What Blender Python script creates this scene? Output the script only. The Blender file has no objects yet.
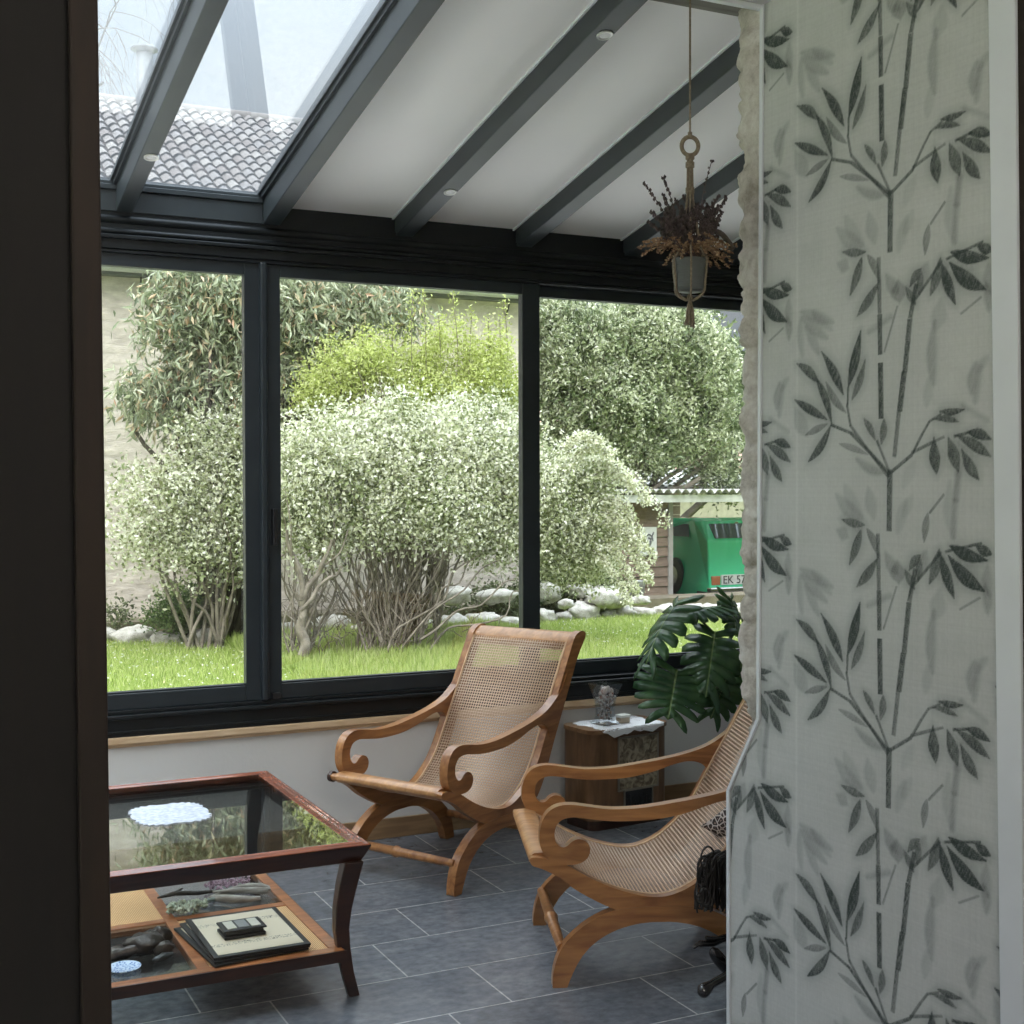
SKY_LO, SKY_HI, SUN_E, EXPO = .235, 6.5, 1.5, .90
UP_E = 190
import bpy, math, random
import numpy as np
from mathutils import Vector, Matrix
PI = math.pi
rnd = random.Random(7)
C = bpy.context.scene.collection
# ------------------------------------------------------------------ camera numbers
FPX = 1321.0; YAW = math.radians(25.9); PIT = math.radians(1.0); ROLL = math.radians(0.12); EYE = 1.5
_F0 = Vector((math.sin(YAW), math.cos(YAW), 0)); _R0 = Vector((math.cos(YAW), -math.sin(YAW), 0)); _Z = Vector((0, 0, 1))
CF = _F0*math.cos(PIT) - _Z*math.sin(PIT); _U = _F0*math.sin(PIT) + _Z*math.cos(PIT)
CR = _R0*math.cos(ROLL) - _U*math.sin(ROLL); CU = _U*math.cos(ROLL) + _R0*math.sin(ROLL)
def ray(px, py): return CF + CR*((px-512)/FPX) - CU*((py-512)/FPX)
def at(px, py, Y):
    d = ray(px, py); return Vector((0, 0, EYE)) + d*(Y/d.y)
# ------------------------------------------------------------------ mesh helpers
def link(name, me, mat=None, parent=None):
    o = bpy.data.objects.new(name, me); C.objects.link(o)
    if mat is not None:
        if isinstance(mat, (list, tuple)):
            for m in mat: me.materials.append(m)
        else: me.materials.append(mat)
    if parent is not None: o.parent = parent
    return o
class G:
    """collects polygons for one mesh"""
    def __init__(s): s.v = []; s.f = []; s.m = []; s.sm = []
    def add(s, vs, fs, mi=0, smooth=False):
        b = len(s.v); s.v += [tuple(v) for v in vs]
        for f in fs: s.f.append(tuple(b+i for i in f)); s.m.append(mi); s.sm.append(smooth)
    def box(s, x0, x1, y0, y1, z0, z1, mi=0):
        vs = [(x, y, z) for x in (x0, x1) for y in (y0, y1) for z in (z0, z1)]
        s.add(vs, [(0,1,3,2),(4,6,7,5),(0,4,5,1),(2,3,7,6),(0,2,6,4),(1,5,7,3)], mi)
    def hexa(s, b, t, mi=0):
        """b, t: four bottom and four top points"""
        s.add(list(b)+list(t), [(3,2,1,0),(4,5,6,7),(0,1,5,4),(1,2,6,5),(2,3,7,6),(3,0,4,7)], mi)
    def prism(s, pts, fn, a, b, mi=0, smooth=False):
        """outline pts in 2D, fn(p, t) -> 3D, between t=a and t=b"""
        n = len(pts); vs = [fn(p, a) for p in pts]+[fn(p, b) for p in pts]
        s.add(vs, [tuple(range(n))[::-1], tuple(range(n, 2*n))], mi)
        s.add(vs, [(i, (i+1) % n, n+(i+1) % n, n+i) for i in range(n)], mi, smooth)
    def tube(s, path, r, n=8, mi=0, cap=True, smooth=True, flat=1.0):
        path = [Vector(p) for p in path]; m = len(path)
        rs = r if isinstance(r, (list, tuple)) else [r]*m
        up = Vector((0.13, 0.21, 1)).normalized(); vs = []
        t0 = (path[1]-path[0]).normalized()
        if abs(t0.dot(up)) > .9: up = Vector((1, .1, .05)).normalized()
        u = (up-t0*up.dot(t0)).normalized()
        for i, p in enumerate(path):
            t = (path[min(i+1, m-1)]-path[max(i-1, 0)]).normalized()
            u = (u-t*u.dot(t)).normalized(); w = t.cross(u)
            for k in range(n):
                a = 2*PI*k/n; vs.append(p+u*(rs[i]*math.cos(a)*flat)+w*(rs[i]*math.sin(a)))
        fs = [(i*n+k, i*n+(k+1) % n, (i+1)*n+(k+1) % n, (i+1)*n+k) for i in range(m-1) for k in range(n)]
        s.add(vs, fs, mi, smooth)
        if cap: s.add(vs[:n], [tuple(range(n))[::-1]], mi); s.add(vs[-n:], [tuple(range(n))], mi)
    def lathe(s, prof, c=(0, 0, 0), n=24, mi=0, sx=1, sy=1, smooth=True):
        c = Vector(c); vs = []
        for r, z in prof:
            for k in range(n):
                a = 2*PI*k/n; vs.append((c.x+r*math.cos(a)*sx, c.y+r*math.sin(a)*sy, c.z+z))
        m = len(prof)
        s.add(vs, [(i*n+k, i*n+(k+1) % n, (i+1)*n+(k+1) % n, (i+1)*n+k) for i in range(m-1) for k in range(n)], mi, smooth)
    def build(s, name, mat, parent=None, bevel=0, seg=2, uv=None):
        me = bpy.data.meshes.new(name); me.from_pydata(s.v, [], s.f)
        me.polygons.foreach_set('material_index', s.m); me.polygons.foreach_set('use_smooth', s.sm); me.update()
        o = link(name, me, mat, parent)
        if bevel:
            b = o.modifiers.new('bevel', 'BEVEL'); b.width = bevel; b.segments = seg; b.limit_method = 'ANGLE'; b.angle_limit = .6
        return o
def fast(name, V, F, mat, parent=None, smooth=False):
    """V (n,3) float array, F (m,k) int array"""
    me = bpy.data.meshes.new(name); n, m, k = len(V), len(F), F.shape[1]
    me.vertices.add(n); me.vertices.foreach_set('co', np.ascontiguousarray(V, dtype=np.float32).ravel())
    me.loops.add(m*k); me.loops.foreach_set('vertex_index', np.ascontiguousarray(F, dtype=np.int32).ravel())
    me.polygons.add(m); me.polygons.foreach_set('loop_start', np.arange(0, m*k, k, dtype=np.int32))
    me.polygons.foreach_set('loop_total', np.full(m, k, dtype=np.int32))
    me.polygons.foreach_set('use_smooth', np.full(m, smooth)); me.update(calc_edges=True)
    return link(name, me, mat, parent)
def empty(name, loc=(0, 0, 0), rz=0):
    o = bpy.data.objects.new(name, None); C.objects.link(o); o.location = loc; o.rotation_euler = (0, 0, rz); o.empty_display_size = .1
    return o
def tag(o, label, cat, group=None, kind=None):
    o['label'] = label; o['category'] = cat
    if group: o['group'] = group
    if kind: o['kind'] = kind
    return o
def struct(o, label=None, cat=None):
    o['kind'] = 'structure'
    if label: o['label'] = label
    if cat: o['category'] = cat
    return o
def copy_tree(o, parent=None):
    c = o.copy(); C.objects.link(c); c.parent = parent
    for ch in [x for x in bpy.data.objects if x.parent == o]: copy_tree(ch, c)
    return c
def smooth_curve(P, n=6, closed=False):
    """Catmull-Rom through points"""
    P = [Vector(p) for p in P]; out = []; m = len(P)
    rng = m if closed else m-1
    for i in range(rng):
        if closed: a, b, c, d = P[(i-1) % m], P[i], P[(i+1) % m], P[(i+2) % m]
        else: a, b, c, d = P[max(i-1, 0)], P[i], P[i+1], P[min(i+2, m-1)]
        for k in range(n):
            t = k/n
            out.append(.5*((2*b)+(c-a)*t+(2*a-5*b+4*c-d)*t*t+(3*b-a-3*c+d)*t**3))
    if not closed: out.append(P[-1])
    return out
# ------------------------------------------------------------------ materials
MATS = {}
def nodes(name):
    m = bpy.data.materials.new(name); m.use_nodes = True; nt = m.node_tree; nt.nodes.clear()
    out = nt.nodes.new('ShaderNodeOutputMaterial'); MATS[name] = m
    return m, nt, out
def N(nt, t, **kw):
    n = nt.nodes.new(t)
    for k, v in kw.items():
        if k.startswith('i_'):
            key = k[2:].replace('_', ' '); n.inputs[int(key) if key.isdigit() else key].default_value = v
        else: setattr(n, k, v)
    return n
def c4(c): return (c[0], c[1], c[2], 1)
def srgb(r, g, b):
    f = lambda x: (x/255/12.92) if x/255 <= .04045 else ((x/255+.055)/1.055)**2.4
    return (f(r), f(g), f(b))
def pbr(name, col, rough=.5, col2=None, scale=8, stretch=(1, 1, 1), bump=0, bscale=40, metal=0, spec=.5, detail=6, ramp=(.35, .65), coat=0, trans=0):
    m, nt, out = nodes(name); L = nt.links.new
    p = N(nt, 'ShaderNodeBsdfPrincipled', i_Roughness=rough, i_Metallic=metal)
    p.inputs['Specular IOR Level'].default_value = spec; p.inputs['Coat Weight'].default_value = coat
    tc = N(nt, 'ShaderNodeTexCoord'); mp = N(nt, 'ShaderNodeMapping'); mp.inputs['Scale'].default_value = stretch
    L(tc.outputs['Object'], mp.inputs[0])
    nz = N(nt, 'ShaderNodeTexNoise', i_Scale=scale, i_Detail=detail); L(mp.outputs[0], nz.inputs['Vector'])
    cr = N(nt, 'ShaderNodeValToRGB'); cr.color_ramp.elements[0].position = ramp[0]; cr.color_ramp.elements[1].position = ramp[1]
    c2 = col2 or tuple(x*.8 for x in col)
    cr.color_ramp.elements[0].color = c4(c2); cr.color_ramp.elements[1].color = c4(col)
    L(nz.outputs['Fac'], cr.inputs[0]); L(cr.outputs[0], p.inputs['Base Color'])
    if bump:
        nb = N(nt, 'ShaderNodeTexNoise', i_Scale=bscale, i_Detail=5); L(mp.outputs[0], nb.inputs['Vector'])
        b = N(nt, 'ShaderNodeBump', i_Strength=1.0, i_Distance=bump); L(nb.outputs['Fac'], b.inputs['Height']); L(b.outputs[0], p.inputs['Normal'])
    L(p.outputs[0], out.inputs[0])
    return m
def wood(name, c1, c2, rough=.35, scale=6, axis=0, coat=.15):
    m, nt, out = nodes(name); L = nt.links.new
    p = N(nt, 'ShaderNodeBsdfPrincipled', i_Roughness=rough); p.inputs['Coat Weight'].default_value = coat
    tc = N(nt, 'ShaderNodeTexCoord'); mp = N(nt, 'ShaderNodeMapping')
    st = [6, 6, 6]; st[axis] = .9; mp.inputs['Scale'].default_value = st
    L(tc.outputs['Object'], mp.inputs[0])
    nz = N(nt, 'ShaderNodeTexNoise', i_Scale=scale, i_Detail=7, i_Distortion=.6); L(mp.outputs[0], nz.inputs['Vector'])
    n2 = N(nt, 'ShaderNodeTexNoise', i_Scale=2.5, i_Detail=2); L(tc.outputs['Object'], n2.inputs['Vector'])
    ad = N(nt, 'ShaderNodeMath', operation='MULTIPLY_ADD'); L(n2.outputs[0], ad.inputs[0]); ad.inputs[1].default_value = .5; L(nz.outputs[0], ad.inputs[2])
    cr = N(nt, 'ShaderNodeValToRGB'); cr.color_ramp.elements[0].position = .55; cr.color_ramp.elements[1].position = .95
    cr.color_ramp.elements[0].color = c4(c2); cr.color_ramp.elements[1].color = c4(c1)
    L(ad.outputs[0], cr.inputs[0]); L(cr.outputs[0], p.inputs['Base Color'])
    b = N(nt, 'ShaderNodeBump', i_Strength=.3, i_Distance=.002); L(nz.outputs[0], b.inputs['Height']); L(b.outputs[0], p.inputs['Normal'])
    L(p.outputs[0], out.inputs[0]); return m
def glass(name, tint=(1, 1, 1), ior=1.5, boost=1.8, rough=0.0, haze=0):
    m, nt, out = nodes(name); L = nt.links.new
    g = N(nt, 'ShaderNodeNewGeometry'); mi = N(nt, 'ShaderNodeMapRange'); mi.inputs['To Min'].default_value = ior; mi.inputs['To Max'].default_value = 1/ior
    L(g.outputs['Backfacing'], mi.inputs['Value'])
    fr = N(nt, 'ShaderNodeFresnel'); L(mi.outputs[0], fr.inputs['IOR'])
    mu = N(nt, 'ShaderNodeMath', operation='MULTIPLY', use_clamp=True); mu.inputs[1].default_value = boost; L(fr.outputs[0], mu.inputs[0])
    t = N(nt, 'ShaderNodeBsdfTransparent', i_Color=c4(tint)); gl = N(nt, 'ShaderNodeBsdfGlossy', i_Roughness=rough)
    mx = N(nt, 'ShaderNodeMixShader'); L(mu.outputs[0], mx.inputs[0]); L(t.outputs[0], mx.inputs[1]); L(gl.outputs[0], mx.inputs[2])
    if haze:   # thin film imitating a whitish reflection on the glass
        tl = N(nt, 'ShaderNodeBsdfTranslucent', i_Color=(.8, .82, .84, 1)); m3 = N(nt, 'ShaderNodeMixShader'); m3.inputs[0].default_value = haze; L(mx.outputs[0], m3.inputs[1]); L(tl.outputs[0], m3.inputs[2]); mx = m3
    L(mx.outputs[0], out.inputs[0])
    return m
def leafmat(name, cols, trans=.35, rough=.55, spec=.4):
    """cols: list of (pos, colour) chosen at random per leaf"""
    m, nt, out = nodes(name); L = nt.links.new
    g = N(nt, 'ShaderNodeNewGeometry'); cr = N(nt, 'ShaderNodeValToRGB'); e = cr.color_ramp.elements
    for i, (q, c) in enumerate(cols):
        if i < 2: e[i].position = q; e[i].color = c4(c)
        else: k = e.new(q); k.color = c4(c)
    L(g.outputs['Random Per Island'], cr.inputs[0])
    p = N(nt, 'ShaderNodeBsdfPrincipled', i_Roughness=rough); p.inputs['Specular IOR Level'].default_value = spec; L(cr.outputs[0], p.inputs['Base Color'])
    tr = N(nt, 'ShaderNodeBsdfTranslucent'); L(cr.outputs[0], tr.inputs['Color'])
    mx = N(nt, 'ShaderNodeMixShader'); mx.inputs[0].default_value = trans; L(p.outputs[0], mx.inputs[1]); L(tr.outputs[0], mx.inputs[2]); L(mx.outputs[0], out.inputs[0])
    return m
M = {}
M['frame'] = pbr('anthracite_aluminium', (.020, .026, .031), .38, (.016, .021, .025), spec=.4)
M['frame_dark'] = pbr('dark_anthracite', (.008, .010, .012), .42, (.006, .008, .009), spec=.35)
M['beam'] = pbr('anthracite_beam', (.030, .037, .041), .42, (.025, .031, .035))
M['white_panel'] = pbr('white_roof_panel', (.86, .85, .82), .6, (.83, .82, .80), scale=1.5)
M['plaster'] = pbr('pale_grey_plaster', (.60, .59, .575), .75, (.57, .56, .545), scale=2, bump=.001, bscale=60)
M['glass'] = glass('window_glass', (.97, .985, .98))
M['roof_glass'] = glass('roof_glass', (.90, .94, .96), haze=.03)
M['table_glass'] = glass('table_glass', (.93, .96, .95), boost=1.9)
M['teak'] = wood('honey_teak', (.45, .205, .070), (.21, .080, .025), .28)
M['teak_v'] = wood('honey_teak_light', (.52, .27, .11), (.31, .140, .050), .35)
M['mahog'] = wood('red_brown_table_wood', (.30, .085, .035), (.10, .025, .012), .25, coat=.4)
M['mahog_dark'] = wood('dark_and_backlit_wood', (.05, .018, .010), (.018, .008, .006), .3, coat=.2)
M['shelf_wood'] = wood('orange_shelf_wood', (.45, .17, .06), (.24, .08, .03), .3, coat=.3)
M['oak'] = wood('pale_oak_sill', (.62, .46, .30), (.47, .32, .19), .5, coat=0)
M['skirting'] = wood('brown_skirting', (.33, .21, .11), (.20, .12, .06), .5, coat=0)
M['brown_door'] = wood('dark_brown_door_wood', (.0055, .0034, .0022), (.0038, .0025, .0016), .85, axis=2, coat=0)
M['brown_casing'] = wood('brown_casing_wood', (.018, .0090, .0042), (.012, .006, .003), .8, axis=2, coat=0)
M['white_trim'] = pbr('white_painted_trim', (.64, .66, .68), .4, (.61, .63, .65))
M['black'] = pbr('black_plastic', (.01, .01, .011), .35)
M['weathered'] = wood('weathered_grey_beam', (.20, .19, .16), (.11, .10, .085), .8, coat=0)
M['radio_wood'] = wood('brown_cabinet_wood', (.20, .105, .048), (.10, .05, .022), .35, axis=2, coat=.3)
M['chrome'] = pbr('chrome', (.8, .8, .8), .15, metal=1)
M['spot'] = pbr('white_spot_ring', (.75, .75, .73), .4)
M['spot_lens'] = pbr('frosted_lens', (.55, .55, .55), .25)

# ------------------------------------------------------------------ floor (slate tiles)
def tile_mat():
    m, nt, out = nodes('slate_floor_tiles'); L = nt.links.new
    p = N(nt, 'ShaderNodeBsdfPrincipled'); tc = N(nt, 'ShaderNodeTexCoord')
    mp = N(nt, 'ShaderNodeMapping'); mp.inputs['Location'].default_value = (-2.109+6.36, -3.455+3.185*2, 0); L(tc.outputs['Object'], mp.inputs[0])
    br = N(nt, 'ShaderNodeTexBrick'); br.offset = .682; br.offset_frequency = 2; br.squash = 1
    for k, v in {'Color1': (.120, .130, .148, 1), 'Color2': (.190, .202, .222, 1), 'Mortar': (.42, .42, .42, 1), 'Scale': 1, 'Mortar Size': .0028, 'Mortar Smooth': .1, 'Bias': 0, 'Brick Width': .636, 'Row Height': .3185}.items(): br.inputs[k].default_value = v
    L(mp.outputs[0], br.inputs['Vector'])
    m2 = N(nt, 'ShaderNodeMapping'); m2.inputs['Scale'].default_value = (1, 1.25, 1); L(tc.outputs['Object'], m2.inputs[0])
    nz = N(nt, 'ShaderNodeTexNoise', i_Scale=7, i_Detail=7, i_Roughness=.68); L(m2.outputs[0], nz.inputs['Vector'])
    cr = N(nt, 'ShaderNodeValToRGB'); cr.color_ramp.elements[0].position = .25; cr.color_ramp.elements[1].position = .75
    cr.color_ramp.elements[0].color = (.62, .64, .68, 1); cr.color_ramp.elements[1].color = (1.22, 1.21, 1.19, 1)
    L(nz.outputs[0], cr.inputs[0])
    mx = N(nt, 'ShaderNodeMix', data_type='RGBA', blend_type='MULTIPLY'); mx.inputs[0].default_value = 1
    L(br.outputs['Color'], mx.inputs[6]); L(cr.outputs[0], mx.inputs[7])
    mg = N(nt, 'ShaderNodeMix', data_type='RGBA'); L(br.outputs['Fac'], mg.inputs[0]); L(mx.outputs[2], mg.inputs[6]); mg.inputs[7].default_value = (.40, .40, .40, 1)
    L(mg.outputs[2], p.inputs['Base Color'])
    n3 = N(nt, 'ShaderNodeTexNoise', i_Scale=26, i_Detail=6, i_Roughness=.6); L(m2.outputs[0], n3.inputs['Vector'])
    rr = N(nt, 'ShaderNodeMapRange'); rr.inputs['From Min'].default_value = .3; rr.inputs['From Max'].default_value = .7; rr.inputs['To Min'].default_value = .62; rr.inputs['To Max'].default_value = 1.15; p.inputs['Roughness'].default_value = .25; L(n3.outputs[0], rr.inputs[0])
    m4 = N(nt, 'ShaderNodeMix', data_type='RGBA', blend_type='MULTIPLY'); m4.inputs[0].default_value = 1; L(mg.outputs[2], m4.inputs[6]); L(rr.outputs[0], m4.inputs[7]); L(m4.outputs[2], p.inputs['Base Color'])
    sb = N(nt, 'ShaderNodeMath', operation='SUBTRACT'); sb.inputs[0].default_value = 1; L(br.outputs['Fac'], sb.inputs[1])
    b = N(nt, 'ShaderNodeBump', i_Strength=.35, i_Distance=.0008); L(sb.outputs[0], b.inputs['Height']); L(b.outputs[0], p.inputs['Normal'])
    L(p.outputs[0], out.inputs[0]); return m
g = G(); g.box(-1.6, 4.8, -3.2, 5.40, -.12, 0)
struct(g.build('floor', tile_mat()))
# ------------------------------------------------------------------ low wall under the window, sill, skirting
W = 5.33; XL, XR = -1.6, 4.8
g = G(); g.box(XL, XR, W, W+.22, 0, .50); struct(g.build('wall_back', M['plaster']))
g = G(); g.box(XL, XR, W-.022, W+.2, .50, .528); g.box(XL, XR, W-.010, W+.01, .486, .50)
struct(g.build('trim_1', M['oak'], bevel=.004))
g = G(); g.box(XL, XR, W-.014, W, 0, .085); struct(g.build('baseboard_back', M['skirting'], bevel=.003))
# ------------------------------------------------------------------ sliding window
win = empty('window_1', (0, W, 0)); struct(win)
g = G()
g.box(XL, XR, -.012, .12, .528, .60); g.box(XL, XR, -.03, .10, .600, .616); g.box(XL, XR, -.006, .10, .616, .632)
g.box(XL, XR, -.018, .10, .545, .552)
g.box(XL, XR, -.012, .12, 2.44, 2.52)
g.box(XL, XR, -.03, .1, 2.478, 2.494); g.box(XL, XR, -.006, .1, 2.425, 2.44)
g.build('frame', M['frame_dark'], win, bevel=.004)
def sash(x0, x1, y, hs_l, hs_r, zb=.632, zt=2.43, gb=.695, gt=2.377, handle=None):
    """x0..x1 outer, stiles hs_l/hs_r wide"""
    g = G(); d = .045
    g.box(x0, x0+hs_l, y, y+d, zb, zt); g.box(x1-hs_r, x1, y, y+d, zb, zt)
    g.box(x0+hs_l, x1-hs_r, y, y+d, zb, gb); g.box(x0+hs_l, x1-hs_r, y, y+d, gt, zt)
    g.box(x0+hs_l, x1-hs_r, y+.008, y+d-.008, gb, gb+.008)
    s = g.build('sash', M['frame'], win, bevel=.003)
    g = G(); g.box(x0+hs_l-.004, x1-hs_r+.004, y+.020, y+.026, gb-.004, gt+.004); g.build('pane', M['glass'], s)
    return s
s1 = sash(.22, 1.452, .01, .07, .072)
s2 = sash(1.46, 2.735, .01, .070, .088)
s3 = sash(2.672, 4.06, .058, .062, .08)
s4 = sash(4.07, 4.78, .058, .07, .07)
s0 = sash(-1.58, .21, .058, .07, .07)
g = G(); g.box(1.440, 1.470, -.018, .06, .632, 2.43); g.build('centre_post', M['frame'], win, bevel=.008)
g = G(); g.box(1.488, 1.510, -.016, .012, 1.27, 1.42); g.build('handle', M['black'], s2, bevel=.004)
g = G(); g.box(1.484, 1.520, -.012, .012, .632, .66); g.build('stop_block', M['black'], s2, bevel=.004)
# header (gutter beam) above the window
g = G()
g.box(XL, XR, W-.004, W+.16, 2.52, 2.60)
g.box(XL, XR, W+.02, W+.14, 2.60, 2.72)
g.tube([(XL, W+.006, 2.556), (XR, W+.006, 2.556)], .020, 12)
g.tube([(XL, W-.006, 2.508), (XR, W-.006, 2.508)], .013, 12)
struct(g.build('trim_2', M['frame_dark']))
# ------------------------------------------------------------------ roof
SL = .197
def roofz(y, h): return h + SL*(W-y)
YT = 3.02       # upper end
CE = 2.67; BO = 2.585
def slab(g, x0, x1, h0, h1, ya=YT, yb=W+.02, mi=0):
    g.hexa([(x0, ya, roofz(ya, h0)), (x1, ya, roofz(ya, h0)), (x1, yb, roofz(yb, h0)), (x0, yb, roofz(yb, h0))],
           [(x0, ya, roofz(ya, h1)), (x1, ya, roofz(ya, h1)), (x1, yb, roofz(yb, h1)), (x0, yb, roofz(yb, h1))], mi)
RX = [(-1.44, -1.375), (-.86, -.795), (-.275, -.21), (.278, .343), (.872, .934), (1.455, 1.527), (2.035, 2.113), (2.612, 2.688), (3.172, 3.248), (3.735, 3.81), (4.29, 4.365)]
names = {4: 'blue grey roof rafter with one small round spot, between two panes of glass roof',
         5: 'wide blue grey roof rafter where the glass roof meets the first white panel',
         6: 'dark rafter with two small round spots between white ceiling panels',
         7: 'dark rafter without spots running behind the rope of the hanging planter',
         8: 'short visible dark rafter behind the dried flowers, nearest the rough stone edge'}
for i, (a, b) in enumerate(RX):
    r = empty('roof_rafter', (a, W, 2.58))
    g = G()
    def sl2(x0, x1, h0, h1): slab(g, x0-a, x1-a, h0-2.58, h1-2.58)
    top = 2.72 if i <= 5 else 2.70
    # local coords: shift y
    def sl3(x0, x1, h0, h1, ya=YT, yb=W+.01):
        g.hexa([(x0-a, ya-W, roofz(ya, h0)-2.58), (x1-a, ya-W, roofz(ya, h0)-2.58), (x1-a, yb-W, roofz(yb, h0)-2.58), (x0-a, yb-W, roofz(yb, h0)-2.58)],
               [(x0-a, ya-W, roofz(ya, h1)-2.58), (x1-a, ya-W, roofz(ya, h1)-2.58), (x1-a, yb-W, roofz(yb, h1)-2.58), (x0-a, yb-W, roofz(yb, h1)-2.58)])
    sl3(a, b, BO, top)
    g.build('beam', M['beam'], r, bevel=.004)
    if i <= 5:
        g = G()
        sl3(a-.012, b+.012, 2.682, 2.70); sl3(a-.022, b+.022, 2.70, 2.715); sl3(a-.014, b+.014, 2.715, 2.74)
        g.build('glazing_bar', M['beam'], r)
    ys = {4: [4.818], 6: [3.618, 4.847], 2: [4.8], 9: [3.6, 4.85]}.get(i, [])
    for y in ys:
        z = roofz(y, BO)
        g = G(); g.lathe([(.027, -.004), (.027, .004), (.018, .004), (.018, -.004), (.027, -.004)], n=24)
        sp = g.build('downlight', M['spot'], r); sp.location = ((b-a)/2+.010, y-W, z-2.58); sp.rotation_euler = (-math.atan(SL), 0, 0)
        g = G(); g.lathe([(0.0001, -.003), (.020, -.003)], n=24); g.build('lens', M['spot_lens'], sp)
    tag(r, names.get(i, 'blue grey aluminium roof rafter out of sight to the side of the veranda roof'), 'rafter', 'sloping rafters of the veranda roof')
g = G(); slab(g, RX[5][1]-.02, XR, CE, CE+.10); o = g.build('ceiling', M['white_panel']); struct(o)
# thin white edge bead where panel meets rafter
g = G()
for a, b in RX[6:]: slab(g, a-.008, a, CE-.008, CE)
for a, b in RX[5:]: slab(g, b, b+.005, CE-.004, CE)
o = g.build('trim_3', M['white_trim']); struct(o)
sky = empty('window_2', (0, 0, 0)); struct(sky)
for i in range(5):
    x0 = RX[i][1]; x1 = RX[i+1][0]
    g = G(); slab(g, x0-.008, x1+.008, 2.705, 2.712); g.build('pane', M['roof_glass'], sky)
# lower glazing edge + reveal board under glass roof
g = G(); g.box(XL, RX[5][0], W-.01, W+.03, 2.585, 2.668); g.box(XL, RX[5][0], W-.02, W+.03, 2.668, 2.69); g.box(XL, RX[5][0], W-.014, W+.03, 2.69, 2.704)
g.build('lower_rail', M['beam'], sky, bevel=.003)
# ------------------------------------------------------------------ side walls of the veranda
g = G(); g.box(XR, XR+.2, 3.0, W+.2, 0, 3.3); struct(g.build('wall_right', M['plaster']))
# left end: glazed end wall, frame and pane
w3 = empty('window_3', (XL, 0, 0)); struct(w3)
g = G(); g.box(-.06, 0, 2.9, W, 0, .10); g.box(-.06, 0, 2.9, W, 2.5, 2.58); g.box(-.06, 0, 2.9, 2.98, 0, 2.58); g.box(-.06, 0, W-.08, W, 0, 2.58); g.box(-.06, 0, 4.1, 4.18, .10, 2.5)
g.build('frame', M['frame'], w3, bevel=.004)
g = G(); g.box(-.035, -.028, 2.98, W-.08, .10, 2.5); g.build('pane', M['glass'], w3)
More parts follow.
